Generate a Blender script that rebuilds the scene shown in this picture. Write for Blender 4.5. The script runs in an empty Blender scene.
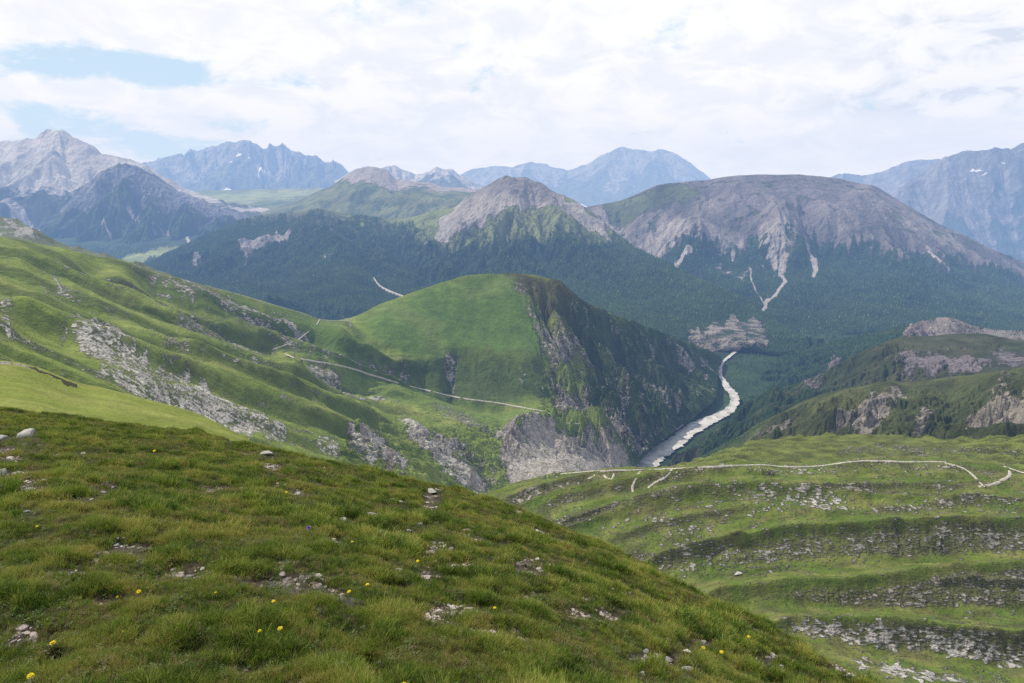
import bpy, math, time
import numpy as np
T0 = time.time()
rng = np.random.default_rng(11)
SC = bpy.context.scene
COL = SC.collection
F = 683.0; PITCH = math.radians(12.5)
cp, sp_ = math.cos(PITCH), math.sin(PITCH)

# ------------------------------------------------------------------ camera
cam = bpy.data.cameras.new("camera"); cam.sensor_width = 36.0; cam.lens = 36.0*F/1024.0
cam.clip_start = 0.05; cam.clip_end = 200000.0
camo = bpy.data.objects.new("camera", cam); COL.objects.link(camo)
camo.rotation_euler = (math.radians(90)-PITCH, 0, 0); SC.camera = camo

def world_at(px, py, D):
    """place on the ground plan: bearing/height read off the photo, D = forward distance in metres"""
    px = np.asarray(px, float); py = np.asarray(py, float); D = np.asarray(D, float)
    r = (px-512.0)/F; u = (341.5-py)/F
    y = cp+u*sp_; z = -sp_+u*cp
    k = D/y
    return np.stack([r*k, D*np.ones_like(k), z*k], -1)
def bearing(P):
    x, y, z = P[..., 0], P[..., 1], P[..., 2]
    fw = y*cp-z*sp_; up = y*sp_+z*cp
    fw = np.maximum(fw, 1e-3)
    return 512+F*x/fw, 341.5-F*up/fw

# ------------------------------------------------------------------ noise
def _h(ix, iy, s):
    n = ix.astype(np.int32).view(np.uint32)*np.uint32(374761393)
    n += iy.astype(np.int32).view(np.uint32)*np.uint32(668265263)
    n += np.uint32((s*144269504+12345) & 0xffffffff)
    n ^= n >> np.uint32(13); n *= np.uint32(1274126177)
    n ^= n >> np.uint32(16); n *= np.uint32(2246822519)
    n ^= n >> np.uint32(15)
    return n
_GA = np.arange(1024)*(2*math.pi/1024)
_GC = np.cos(_GA).astype(np.float32); _GS = np.sin(_GA).astype(np.float32)
def pn(x, y, s=0):
    x0 = np.floor(x); y0 = np.floor(y); fx = (x-x0).astype(np.float32); fy = (y-y0).astype(np.float32)
    u = fx*fx*fx*(fx*(fx*6-15)+10); v = fy*fy*fy*(fy*(fy*6-15)+10)
    def g(ox, oy):
        k = _h(x0+ox, y0+oy, s) & np.uint32(1023)
        return _GC[k]*(fx-ox)+_GS[k]*(fy-oy)
    a = g(0, 0); b = g(1, 0); c = g(0, 1); d = g(1, 1)
    a += (b-a)*u; c += (d-c)*u
    return (a+(c-a)*v)*1.5
def fbm(x, y, o=5, s=0, gain=.5):
    r = 0; a = 1.0; t = 0
    for i in range(o):
        r = r+a*pn(x, y, s+i*17); t += a; a *= gain; x = x*2.03+11.3; y = y*2.03-7.1
    return r/t
def ridged(x, y, o=5, s=0, gain=.5):
    r = 0; a = 1.0; t = 0
    for i in range(o):
        n = 1-np.abs(pn(x, y, s+i*17))*2; r = r+a*n; t += a; a *= gain; x = x*2.05+3.3; y = y*2.05-5.1
    return r/t
def sstep(a, b, x):
    t = np.clip((x-a)/(b-a), 0, 1); return t*t*(3-2*t)
def erosion(x, y, gx, gy, cell, amp, octs=4, s=0, gain=.52, lac=2.0):
    """gullies that run down the slope and branch: sum over octaves of waves laid across the fall line"""
    H = np.zeros_like(x); f = 1.0/cell; a = amp
    for o in range(octs):
        m = np.sqrt(gx*gx+gy*gy)+1e-6
        st = sstep(0.05, 0.45, m)
        sx = -gy/m; sy = gx/m
        X = x*f; Y = y*f; x0 = np.floor(X); y0 = np.floor(Y); fx = (X-x0).astype(np.float32); fy = (Y-y0).astype(np.float32)
        sx = sx.astype(np.float32); sy = sy.astype(np.float32)
        acc = np.zeros(x.shape, np.float32); wt = acc+1e-4; dx = acc.copy(); dy = acc.copy(); tf = 2*math.pi*f
        for i in (-1, 0, 1):
            for j in (-1, 0, 1):
                h = _h(x0+i, y0+j, s+o*31)
                vx = fx-i-(h & np.uint32(1023)).astype(np.float32)/1024; vy = fy-j-((h >> np.uint32(12)) & np.uint32(1023)).astype(np.float32)/1024
                w = np.maximum(1-(vx*vx+vy*vy)*.62, 0); w *= w
                ph = (vx*sx+vy*sy)*6.2831853
                acc += np.cos(ph)*w; wt += w
                w *= np.sin(ph); w *= -tf; dx += w*sx; dy += w*sy
        acc = acc/wt
        H = H+a*st*acc
        gx = gx+a*st*dx/wt; gy = gy+a*st*dy/wt
        a *= gain; f *= lac
    return H

def poly_sd(px, py, pts):
    """signed distance to polygon (negative inside)"""
    d = np.full(px.shape, 1e12); ins = np.zeros(px.shape, bool)
    n = len(pts)
    for i in range(n):
        ax, ay = pts[i]; bx, by = pts[(i+1) % n]
        ex, ey = bx-ax, by-ay; wx = px-ax; wy = py-ay
        t = np.clip((wx*ex+wy*ey)/(ex*ex+ey*ey+1e-9), 0, 1)
        d = np.minimum(d, (wx-ex*t)**2+(wy-ey*t)**2)
        c = (ay > py) != (by > py)
        if abs(by-ay) > 1e-9:
            ins ^= c & (px < (bx-ax)*(py-ay)/(by-ay)+ax)
    d = np.sqrt(d); return np.where(ins, -d, d)
def line_d(px, py, pts):
    d = np.full(px.shape, 1e12); side = np.zeros(px.shape); tt = np.zeros(px.shape)
    for i in range(len(pts)-1):
        ax, ay = pts[i][:2]; bx, by = pts[i+1][:2]
        ex, ey = bx-ax, by-ay; wx = px-ax; wy = py-ay
        t = np.clip((wx*ex+wy*ey)/(ex*ex+ey*ey+1e-9), 0, 1)
        q = (wx-ex*t)**2+(wy-ey*t)**2
        m = q < d
        side = np.where(m, ex*wy-ey*wx, side); d = np.where(m, q, d); tt = np.where(m, (i+t)/(len(pts)-1), tt)
    return np.sqrt(d), np.sign(side), tt

# ------------------------------------------------------------------ loft
def pchip(xs, Y, q):
    """xs (n), Y (n,...) , q (m) -> (m,...)"""
    xs = np.asarray(xs, float); Y = np.asarray(Y, float); n = len(xs)
    h = np.diff(xs); sh = (n-1,)+(1,)*(Y.ndim-1); d = np.diff(Y, axis=0)/h.reshape(sh)
    m = np.zeros_like(Y)
    if n > 2:
        a = d[:-1]; b = d[1:]; hh0 = h[:-1].reshape((n-2,)+(1,)*(Y.ndim-1)); hh1 = h[1:].reshape((n-2,)+(1,)*(Y.ndim-1))
        w1 = 2*hh1+hh0; w2 = hh1+2*hh0
        with np.errstate(all='ignore'):
            r = (w1+w2)/(w1/a+w2/b)
        m[1:-1] = np.where(a*b > 0, r, 0)
    m[0] = d[0]; m[-1] = d[-1]
    i = np.clip(np.searchsorted(xs, q, side='right')-1, 0, n-2)
    s = (1,)*(Y.ndim-1)
    hi = h[i].reshape((-1,)+s); t = ((q-xs[i])/h[i]).reshape((-1,)+s)
    return ((1+2*t)*(1-t)**2*Y[i]+t*(1-t)**2*hi*m[i]+t*t*(3-2*t)*Y[i+1]+t*t*(t-1)*hi*m[i+1])

LAYERS = {}
class Layer: pass
def base_loft(lines, nu, nv, back=(300, 200), nback=24, soft=2, wts=None):
    """lines from the crest down to the foot, each a list of (px, py, D)"""
    q = np.linspace(0, 1, nu); R = []
    for ln in lines:
        a = np.array(ln, float); t = (a[:, 0]-a[0, 0])/(a[-1, 0]-a[0, 0])
        a = np.column_stack([a[:, 0], a[:, 1], 1.0/a[:, 2]])
        R.append(pchip(t, a, q))
    R = np.array(R)
    sp = np.array([1.0]*(len(lines)-1)) if wts is None else np.array(wts, float)
    if wts is None:
        sp = np.array([max(4.0, np.abs(R[k+1, :, 1]-R[k, :, 1]).mean()) for k in range(len(lines)-1)])
    v = np.concatenate([[0], np.cumsum(sp)])/sp.sum()
    G = pchip(v, R, np.linspace(0, 1, nv))
    P = world_at(G[..., 0], G[..., 1], 1.0/G[..., 2])
    crest = P[0]; hd = crest[:, :2]/np.linalg.norm(crest[:, :2], axis=1, keepdims=True)
    vs = crest[:, 2]/np.linalg.norm(crest[:, :2], axis=1)
    bk = []
    for k in range(nback, 0, -1):
        s = (k/nback)**1.6
        p = crest.copy(); p[:, :2] += hd*back[0]*s
        p[:, 2] += vs*back[0]*s-back[1]*s**1.35
        bk.append(p)
    P = np.concatenate([np.array(bk), P], 0)
    L = Layer(); L.P = P; L.nb = nback; L.nu = nu; L.nv = P.shape[0]
    L.px, L.py = bearing(P); L.v = np.concatenate([np.zeros(nback), np.linspace(0, 1, nv)])[:, None]*np.ones((1, nu))
    L.u = np.ones((L.nv, 1))*q[None]
    # slope by the grid's own Jacobian
    dU = np.gradient(P, axis=1); dV = np.gradient(P, axis=0)
    det = dU[..., 0]*dV[..., 1]-dU[..., 1]*dV[..., 0]
    det = np.where(np.abs(det) < 1e-6, 1e-6, det)
    L.gx = (dU[..., 2]*dV[..., 1]-dV[..., 2]*dU[..., 1])/det
    L.gy = (dV[..., 2]*dU[..., 0]-dU[..., 2]*dV[..., 0])/det
    m = np.sqrt(L.gx**2+L.gy**2); k = np.minimum(1, 1.6/(m+1e-6)); L.gx *= k; L.gy *= k
    L.h = np.zeros_like(L.gx)
    return L
def near(L, pts, r):
    xs = [p[0] for p in pts]; ys = [p[1] for p in pts]
    return np.nonzero((L.px > min(xs)-r) & (L.px < max(xs)+r) & (L.py > min(ys)-r) & (L.py < max(ys)+r))
def rib(L, pts, w, amp, asym=1.0, fade=True):
    """a rib (amp > 0) or gully (amp < 0) along a polyline; asym widens one side"""
    k = near(L, pts, w*max(asym, 1)*3.2)
    if not len(k[0]): return
    d, s, t = line_d(L.px[k], L.py[k], pts)
    ww = np.where(s > 0, w*asym, w)
    e = np.exp(-(d/ww)**1.6)
    if fade: e = e*sstep(0, .12, t)*sstep(1, .85, t)
    L.h[k] += amp*e
def cover(L, pts, soft=4, warp=3, ws=18.0, s=5):
    o = np.zeros(L.px.shape, np.float32); k = near(L, pts, soft+warp*2+1)
    if not len(k[0]): return o
    x = L.px[k]; y = L.py[k]
    wx = fbm(x/ws, y/ws, 4, s)*warp*2; wy = fbm(x/ws, y/ws, 4, s+50)*warp*2
    o[k] = 1-sstep(-soft, soft, poly_sd(x+wx, y+wy, pts)); return o
def stroke(L, pts, w, warp=2, ws=10.0, s=5, taper=True):
    o = np.zeros(L.px.shape, np.float32); k = near(L, pts, w*1.3+warp*2+1)
    if not len(k[0]): return o
    x = L.px[k]; y = L.py[k]
    wx = fbm(x/ws, y/ws, 3, s)*warp*2; wy = fbm(x/ws, y/ws, 3, s+50)*warp*2
    d, _, t = line_d(x+wx, y+wy, pts)
    ww = w*(1-.6*t) if taper else w
    o[k] = 1-sstep(ww*.4, ww*1.2, d); return o
def mixc(a, b, t):
    a = np.asarray(a, float); b = np.asarray(b, float)
    return a+(b-a)*t[..., None]

def apply_h(L):
    L.P[..., 2] += L.h

def grid_mesh(name, P, attrs, mat, label, kind='structure', flip=False):
    nv, nu = P.shape[:2]
    idx = np.arange(nv*nu).reshape(nv, nu)
    a = idx[:-1, :-1]; b = idx[:-1, 1:]; c = idx[1:, 1:]; d = idx[1:, :-1]
    q = np.stack([a, d, c, b], -1).reshape(-1, 4)
    if flip: q = q[:, ::-1]
    me = bpy.data.meshes.new(name)
    me.vertices.add(nv*nu); me.vertices.foreach_set("co", P.reshape(-1).astype(np.float32))
    me.loops.add(q.size); me.loops.foreach_set("vertex_index", q.reshape(-1).astype(np.int32))
    me.polygons.add(len(q)); me.polygons.foreach_set("loop_start", (np.arange(len(q))*4).astype(np.int32))
    me.update(calc_edges=True)
    me.polygons.foreach_set("use_smooth", np.ones(len(q), bool))
    for k, v in attrs.items():
        if v.ndim == 3:
            at = me.attributes.new(k, 'FLOAT_COLOR', 'POINT')
            c4 = np.ones((nv*nu, 4), np.float32); c4[:, :3] = np.clip(v, 0, 1).reshape(-1, 3); at.data.foreach_set("color", c4.reshape(-1))
        else:
            at = me.attributes.new(k, 'FLOAT', 'POINT'); at.data.foreach_set("value", v.reshape(-1).astype(np.float32))
    if mat: me.materials.append(mat)
    o = bpy.data.objects.new(name, me); COL.objects.link(o)
    o["label"] = label; o["category"] = name.replace('_', ' ')
    if kind: o["kind"] = kind
    return o

# ------------------------------------------------------------------ materials
class NT:
    def __init__(s, nt): s.nt = nt; s.L = nt.links
    def n(s, t, **k):
        x = s.nt.nodes.new(t)
        for a, b in k.items():
            if a.startswith('i_'): x.inputs[a[2:].replace('_', ' ')].default_value = b
            else: setattr(x, a, b)
        return x
    def l(s, a, b): s.L.new(a, b)
    def m(s, op, a, b=None, c=None, clamp=False):
        x = s.n('ShaderNodeMath', operation=op, use_clamp=clamp)
        for i, v in enumerate((a, b, c)):
            if v is None: continue
            if isinstance(v, (int, float)): x.inputs[i].default_value = v
            else: s.l(v, x.inputs[i])
        return x.outputs[0]
    def noise(s, vec, scale, detail=4, rough=.55, dist=0):
        x = s.n('ShaderNodeTexNoise'); x.inputs['Scale'].default_value = scale; x.inputs['Detail'].default_value = detail
        x.inputs['Roughness'].default_value = rough; x.inputs['Distortion'].default_value = dist
        s.l(vec, x.inputs['Vector']); return x.outputs['Fac']
    def rng(s, v, a, b, c, d, smooth=True):
        x = s.n('ShaderNodeMapRange', interpolation_type='SMOOTHSTEP' if smooth else 'LINEAR')
        s.l(v, x.inputs['Value'])
        for k, q in zip(('From Min', 'From Max', 'To Min', 'To Max'), (a, b, c, d)): x.inputs[k].default_value = q
        return x.outputs['Result']
    def mix(s, f, a, b, mode='MIX'):
        x = s.n('ShaderNodeMix', data_type='RGBA', blend_type=mode)
        for i, v in ((0, f), (6, a), (7, b)):
            if isinstance(v, (int, float)): x.inputs[i].default_value = v
            elif isinstance(v, tuple): x.inputs[i].default_value = (*v, 1)
            else: s.l(v, x.inputs[i])
        return x.outputs[2]
def new_mat(name):
    m = bpy.data.materials.new(name); m.use_nodes = True; m.node_tree.nodes.clear()
    N = NT(m.node_tree)
    out = N.n('ShaderNodeOutputMaterial'); return m, N, out
def terrain_mat(name, s, zst=1.0, bump=1.0, mott=.5, edge=.8, rg=.35, sk=.32, terr=0.0):
    """s = size in metres of the finest visible grain"""
    m, N, out = new_mat(name)
    tc = N.n('ShaderNodeTexCoord').outputs['Object']
    mp = N.n('ShaderNodeMapping'); mp.inputs['Scale'].default_value = (1, 1, zst); N.l(tc, mp.inputs['Vector']); v = mp.outputs[0]
    A = N.n('ShaderNodeAttribute', attribute_name='veg').outputs['Color']
    B = N.n('ShaderNodeAttribute', attribute_name='rock').outputs['Color']
    K = N.n('ShaderNodeAttribute', attribute_name='mask').outputs['Fac']
    n1 = N.noise(v, 1/(s*5), 5, .65); n2 = N.noise(v, 1/(s*16), 4, .6); n3 = N.noise(v, 1/(s*1.6), 3, .6)
    ms = N.n('ShaderNodeMapping'); ms.inputs['Scale'].default_value = (1, 1, .22); N.l(tc, ms.inputs['Vector']); n5 = N.noise(ms.outputs[0], 1/(s*4), 4, .65)
    n0 = N.noise(v, 1/(s*34), 3, .6)
    f = N.m('ADD', K, N.m('ADD', N.m('MULTIPLY', N.m('SUBTRACT', n1, .5), edge*2.2), N.m('MULTIPLY', N.m('SUBTRACT', n0, .5), edge*1.2)))
    if terr > 0:
        w = N.n('ShaderNodeMapping'); w.inputs['Scale'].default_value = (.45, .45, 3.2); N.l(tc, w.inputs['Vector'])
        n4 = N.noise(w.outputs[0], 1/(s*2.6), 3, .6)
        vo = N.n('ShaderNodeTexVoronoi'); vo.inputs['Scale'].default_value = 1/(s*2.4); vm = N.n('ShaderNodeMapping'); vm.inputs['Scale'].default_value = (.62, .8, 1.7); N.l(tc, vm.inputs['Vector']); N.l(vm.outputs[0], vo.inputs['Vector'])
        f = N.m('ADD', f, N.m('MULTIPLY', N.m('SUBTRACT', .42, vo.outputs['Distance']), terr*.55))
        f = N.m('ADD', f, N.m('MULTIPLY', N.m('SUBTRACT', n4, .5), terr))
    f = N.rng(f, .34, .70, 0, 1)
    vegv = N.rng(n2, .3, .7, 1-mott*.6, 1+mott*.6, False)
    def scale(col, val):
        x = N.n('ShaderNodeVectorMath', operation='SCALE'); N.l(col, x.inputs[0]); N.l(val, x.inputs['Scale']); return x.outputs[0]
    fine = N.rng(n3, .3, .7, 1-mott*.45, 1+mott*.45, False)
    veg = scale(A, N.m('MULTIPLY', vegv, fine))
    veg = N.mix(N.m('MULTIPLY', N.rng(n1, .45, .7, 0, 1), .22), veg, N.mix(1.0, veg, (1.35, 1.1, .8), 'MULTIPLY'))
    rfine = N.rng(n3, .25, .75, 1-rg, 1+rg, False)
    rock = scale(B, N.m('MULTIPLY', N.m('MULTIPLY', rfine, N.rng(n5, .32, .68, 1-sk, 1+sk*.9, False)), N.rng(n2, .3, .7, .85, 1.15, False)))
    col = N.mix(f, veg, rock)
    b = N.n('ShaderNodeBsdfPrincipled'); b.inputs['Roughness'].default_value = .95; b.inputs['Specular IOR Level'].default_value = .1
    N.l(col, b.inputs['Base Color'])
    hgt = N.m('ADD', N.m('MULTIPLY', n1, 2.2), N.m('ADD', n3, N.m('MULTIPLY', N.m('MULTIPLY', n5, f), 3.5)))
    if terr > 0: hgt = N.m('ADD', hgt, N.m('MULTIPLY', N.m('MULTIPLY', n4, 3.0), N.m('ADD', f, .25)))
    bp = N.n('ShaderNodeBump'); bp.inputs['Strength'].default_value = 1.0; bp.inputs['Distance'].default_value = (s*.8*bump)
    N.l(hgt, bp.inputs['Height']); N.l(bp.outputs[0], b.inputs['Normal']); N.l(b.outputs[0], out.inputs['Surface'])
    return m

# ------------------------------------------------------------------ palette (albedo)
G_SUN = (.165, .215, .040); G_MID = (.105, .160, .032); G_DRK = (.050, .075, .020); G_OLV = (.10, .105, .035)
FOR = (.022, .046, .016); FOR2 = (.034, .062, .018)
R_LIM = (.37, .355, .325); R_PNK = (.29, .26, .245); R_GRY = (.22, .215, .21); R_DRK = (.13, .12, .115)

def fin(L, name, label, mat, veg, rock, mask, fall=1.0):
    """write the mesh; rock on steep ground is decided by mask"""
    one = np.ones_like(mask)[..., None]
    veg = np.asarray(veg)*one; rock = np.asarray(rock)*one
    o = grid_mesh(name, L.P, {'veg': veg, 'rock': rock, 'mask': mask}, mat, label)
    L.px, L.py = bearing(L.P); LAYERS[label] = L
    return o
def C(c, L): return np.ones(L.h.shape+(3,))*np.array(c)

def L_(xs, ys, ds):
    return [(x, y, d) for x, y, d in zip(xs, ys, ds)]
def offs(line, dy, df, x0=None, x1=None):
    return [(x, y+dy, d*df) for x, y, d in line]

m_far = terrain_mat('hazy rock', 60, bump=.5, mott=.5, rg=.2)
m_mid = terrain_mat('distant slope', 16, bump=.7, mott=.55, rg=.12, sk=.16)
m_near = terrain_mat('hillside turf and scree', 2.2, bump=.8, mott=.45)
m_field = terrain_mat('terraced turf', .75, bump=1.0, mott=.5, terr=1.3)
m_hill = terrain_mat('ribbed turf and limestone', 1.2, bump=.9, mott=.45, terr=.9)

# ================================================================== far ranges
def far_range(name, label, pts, D, foot, nu, nv, rough, cell, seed, back=(3000, 1500), rock=R_GRY, veg=(.10, .11, .07), snow=()):
    cr = L_([p[0] for p in pts], [p[1] for p in pts], [D]*len(pts))
    x0, x1 = cr[0][0], cr[-1][0]
    mid = [(x, y+(foot-y)*.5, D*.93) for x, y, _ in cr]
    low = [(x0, foot, D*.85), (x1, foot, D*.85)]
    L = base_loft([cr, mid, low], nu, nv, back)
    X, Y = L.P[..., 0], L.P[..., 1]
    e = erosion(X, Y, L.gx, L.gy, cell, rough, 5, seed)
    L.h = e*np.clip(.35+L.v*3, 0, 1)+rough*.5*fbm(X/cell*3, Y/cell*3, 5, seed)+rough*.35*ridged(X/cell*5, Y/cell*5, 4, seed+9)
    apply_h(L)
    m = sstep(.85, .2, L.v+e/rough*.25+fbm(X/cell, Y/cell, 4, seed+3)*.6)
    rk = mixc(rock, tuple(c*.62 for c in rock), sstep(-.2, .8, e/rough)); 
    for (sx, sy, w, h_) in snow:
        dd = ((L.px-sx)/w)**2+((L.py-sy)/h_)**2+fbm(L.px/4, L.py/3, 3, seed)*1.2
        k = sstep(1.2, .7, dd); rk = mixc(rk, (.85, .87, .9), k); m = np.maximum(m, k)
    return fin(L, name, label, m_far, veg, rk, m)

far_range('mountain', 'jagged blue hazy rock range with small snow patches behind the left valley',
  [(135, 168), (150, 163), (165, 159), (182, 157), (192, 150), (200, 151), (207, 148), (216, 149), (224, 144), (232, 143), (240, 142), (250, 142), (258, 145), (264, 149), (270, 146), (277, 147), (284, 146), (292, 151), (300, 154), (308, 158), (318, 158), (325, 164), (334, 163), (345, 170), (356, 180)],
  22000, 196, 520, 120, 200, 2200, 3, snow=[(238, 163, 4, 1.2), (243, 150, 3, 1), (262, 174, 4, 1.1), (231, 167, 2, 1), (249, 165, 2, 1.5)])
far_range('mountain', 'pale faint bare peaks between the jagged range and the broad blue massif',
  [(335, 182), (352, 173), (365, 168), (378, 169), (390, 167), (402, 171), (415, 175), (425, 173), (436, 169), (450, 170), (462, 175), (475, 183), (490, 190)],
  17000, 200, 360, 90, 120, 1500, 8, rock=(.36, .34, .32))
far_range('mountain', 'broad pale blue massif with two flat summits on the centre horizon',
  [(440, 182), (455, 178), (470, 172), (484, 168), (500, 166), (512, 168), (525, 164), (540, 163), (552, 167), (566, 171), (580, 167), (595, 160), (610, 152), (624, 147), (634, 150), (648, 152), (660, 150), (672, 152), (684, 158), (697, 168), (712, 180), (735, 192)],
  26000, 206, 560, 120, 130, 2800, 12)
far_range('mountain', 'dim blue shoulder ridge behind the dome mountain on the right',
  [(815, 184), (832, 178), (845, 174), (862, 176), (880, 173), (895, 167), (912, 161), (925, 160), (938, 160), (950, 163), (965, 172), (990, 185), (1020, 196)],
  18000, 225, 380, 100, 70, 1800, 19, rock=(.18, .17, .17))
far_range('mountain', 'tall blue mountain rising out of the right edge of the view',
  [(880, 205), (895, 194), (910, 183), (925, 174), (937, 165), (947, 158), (960, 154), (975, 152), (988, 151), (1000, 150), (1010, 149), (1024, 144), (1045, 136), (1075, 130), (1110, 140)],
  13000, 285, 480, 170, 105, 1500, 23, rock=(.17, .165, .17), veg=(.05, .07, .05), snow=[(975, 171, 6, .8), (1003, 164, 2, .7), (985, 175, 3, .7)])

# ------------------------------------------------------------------ left peak and its dark spur
def left_peak():
    cr = [(-60, 150, 11500), (-20, 144, 11500), (0, 142, 11500), (20, 141, 11400), (34, 140, 11200), (44, 135, 11000), (52, 131, 11000), (60, 131, 11000), (68, 136, 11000), (80, 142, 10900), (95, 149, 10800), (110, 155, 10700), (128, 160, 10600), (148, 167, 10500), (165, 178, 10400), (190, 190, 10200), (215, 199, 10000), (250, 207, 9800), (300, 214, 9500)]
    m1 = [(-60, 178, 10300), (20, 170, 10200), (60, 165, 10100), (110, 175, 10000), (165, 195, 9700), (300, 222, 9000)]
    m2 = [(-60, 212, 9000), (60, 205, 8900), (165, 222, 8700), (300, 232, 8300)]
    m3 = [(-60, 255, 7700), (60, 255, 7600), (165, 255, 7500), (300, 262, 7400)]
    L = base_loft([cr, m1, m2, m3], 620, 300, (2500, 1500))
    X, Y = L.P[..., 0], L.P[..., 1]
    rib(L, [(55, 131), (58, 160), (70, 200)], 12, 120, 1.3); rib(L, [(48, 150), (72, 170), (60, 200)], 7, -90)
    rib(L, [(95, 150), (105, 185)], 10, -70)
    e = erosion(X, Y, L.gx, L.gy, 1000, 150, 5, 41, .42)
    L.h += e*np.clip(.25+L.v*2.5, 0, 1)+22*fbm(X/300, Y/300, 5, 4)+10*ridged(X/220, Y/220, 4, 44)
    apply_h(L)
    n = fbm(X/700, Y/700, 5, 9)
    ln = line_d(L.px, L.py, [(-60, 196), (0, 192), (70, 190), (110, 178), (150, 180), (200, 200), (300, 220)])
    up = -ln[1]*ln[0]
    m = sstep(-14, 10, up+n*16+e/150*5)
    veg = mixc((.055, .065, .035), FOR, sstep(215, 236, L.py+n*14))
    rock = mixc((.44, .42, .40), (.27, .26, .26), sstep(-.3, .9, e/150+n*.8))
    # pale scree chute and slabs under the summit
    for pts, w in (([(70, 163), (67, 172), (60, 185), (54, 196)], 3.5), ([(40, 145), (20, 160), (0, 175)], 6), ([(95, 155), (90, 165), (102, 172)], 4)):
        k = stroke(L, pts, w, s=8); rock = mixc(rock, (.46, .43, .41), k*.8)
    k = cover(L, [(60, 131), (120, 158), (100, 180), (75, 172)], 8)*.5; rock = mixc(rock, (.36, .33, .32), k)
    for pts in ([(0, 205), (20, 208), (40, 222), (20, 226), (0, 215)], [(85, 215), (100, 222), (92, 226)], [(108, 228), (116, 234), (110, 236)]):
        k = cover(L, pts, 3)*.7; m = np.maximum(m, k); rock = mixc(rock, (.30, .28, .29), k)
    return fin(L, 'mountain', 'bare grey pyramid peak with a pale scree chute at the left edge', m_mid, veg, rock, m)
left_peak()

def left_spur():
    cr = [(50, 222, 9000), (70, 200, 9000), (85, 183, 9000), (98, 175, 9000), (110, 169, 9000), (122, 165, 9000), (133, 165, 9000), (146, 170, 9000), (160, 179, 9000), (176, 189, 8950), (190, 196, 8900), (212, 206, 8800), (240, 214, 8600), (280, 224, 8200)]
    m1 = [(50, 236, 8300), (120, 205, 8300), (190, 222, 8100), (280, 234, 7700)]
    m2 = [(50, 258, 7400), (120, 258, 7300), (280, 258, 7100)]
    L = base_loft([cr, m1, m2], 420, 200, (700, 700))
    X, Y = L.P[..., 0], L.P[..., 1]
    e = erosion(X, Y, L.gx, L.gy, 520, 110, 6, 141)
    L.h += e*np.clip(.3+L.v*2.5, 0, 1)+22*fbm(X/200, Y/200, 5, 4)
    apply_h(L); n = fbm(X/400, Y/400, 5, 19)
    m = sstep(.75, .05, L.v+n*.6+e/110*.2)*.75
    veg = mixc((.08, .09, .06), FOR2, sstep(.25, .5, L.v+n*.3))
    rock = mixc((.15, .15, .17), (.24, .235, .24), sstep(0, 1, e/110+n))
    for pts, w in (([(128, 206), (140, 222)], 4), ([(106, 232), (114, 240)], 4), ([(160, 228), (172, 236)], 3)):
        k = stroke(L, pts, w, s=8)*.8; rock = mixc(rock, R_PNK, k); m = np.maximum(m, k)
    return fin(L, 'mountain', 'darker rounded spur in front of the pyramid peak with forest at its foot', m_mid, veg, rock, m)
left_spur()

# ------------------------------------------------------------------ pass meadows and forest beyond the near hillside
def valley_floor():
    lines = [
     [(60, 198, 13500), (230, 190, 14000), (340, 188, 13500), (460, 192, 13000)],
     [(40, 206, 11500), (230, 203, 11000), (340, 202, 11000), (470, 204, 10500)],
     [(0, 222, 9600), (200, 214, 9300), (340, 216, 9300), (500, 220, 9000)],
     [(-60, 246, 7600), (200, 242, 7500), (500, 245, 7300)],
     [(-100, 266, 6400), (200, 264, 6350), (640, 264, 6300)],
     [(-100, 300, 4500), (300, 298, 4550), (900, 300, 4500), (1200, 300, 4500)],
     [(-100, 340, 3230), (300, 340, 3230), (900, 340, 3230), (1200, 340, 3230)],
     [(-100, 372, 2600), (300, 372, 2600), (725, 372, 2600), (1200, 372, 2600)],
     [(-100, 410, 2110), (700, 410, 2110), (1200, 410, 2110)],
     [(-100, 440, 1830), (700, 440, 1830), (1200, 440, 1830)],
     [(-100, 480, 1530), (640, 480, 1530), (1200, 480, 1530)]]
    L = base_loft(lines, 900, 620, (2000, 200))
    X, Y = L.P[..., 0], L.P[..., 1]
    n = fbm(X/500, Y/500, 5, 77)
    L.h += 14*n*sstep(262, 240, L.py)+3*fbm(X/60, Y/60, 4, 5)+25*fbm(X/900, Y/900, 3, 3)*sstep(255, 235, L.py)
    apply_h(L)
    veg = C(FOR, L)
    far = sstep(222, 208, L.py+n*12); veg = mixc(veg, (.13, .16, .05), far*.85)
    fp = sstep(-.05, .12, fbm(X/260, Y/700, 4, 31))*sstep(196, 205, L.py); veg = mixc(veg, FOR2, fp*.7)
    mead = np.zeros_like(n)
    for pts in ([(108, 261), (135, 254), (160, 249), (186, 247), (192, 250), (172, 254), (150, 258), (140, 263)], [(140, 268), (165, 266), (190, 272), (184, 277), (160, 274)], [(190, 196), (240, 193), (330, 188), (300, 197), (230, 204), (200, 206)]):
        mead = np.maximum(mead, cover(L, pts, 2, 2))
    veg = mixc(veg, (.20, .24, .10), mead)
    L.forest = (1-mead)*(1-far)*sstep(244, 252, L.py)
    rock = C(R_LIM, L); m = np.zeros_like(n)
    m = np.maximum(m, stroke(L, [(186, 228), (187, 236), (189, 244)], 2.6, taper=False, warp=1)*.9)
    # road curving through the trees, gravel flats of the river banks
    m = np.maximum(m, cover(L, [(648, 452), (672, 446), (660, 462), (640, 470), (632, 462)], 5, 4)*.6)
    L.forest *= 1-m
    L.forest *= 1-cover(L, [(722, 358), (716, 376), (720, 398), (700, 416), (676, 432), (660, 444), (632, 457), (628, 490), (664, 490), (676, 462), (712, 436), (738, 414), (746, 402), (744, 386), (730, 372), (728, 358)], 3, 2)*.97
    return fin(L, 'valley_floor', 'dark conifer forest floor of the deep valley with two pale meadows', m_mid, veg, rock, m)
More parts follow.
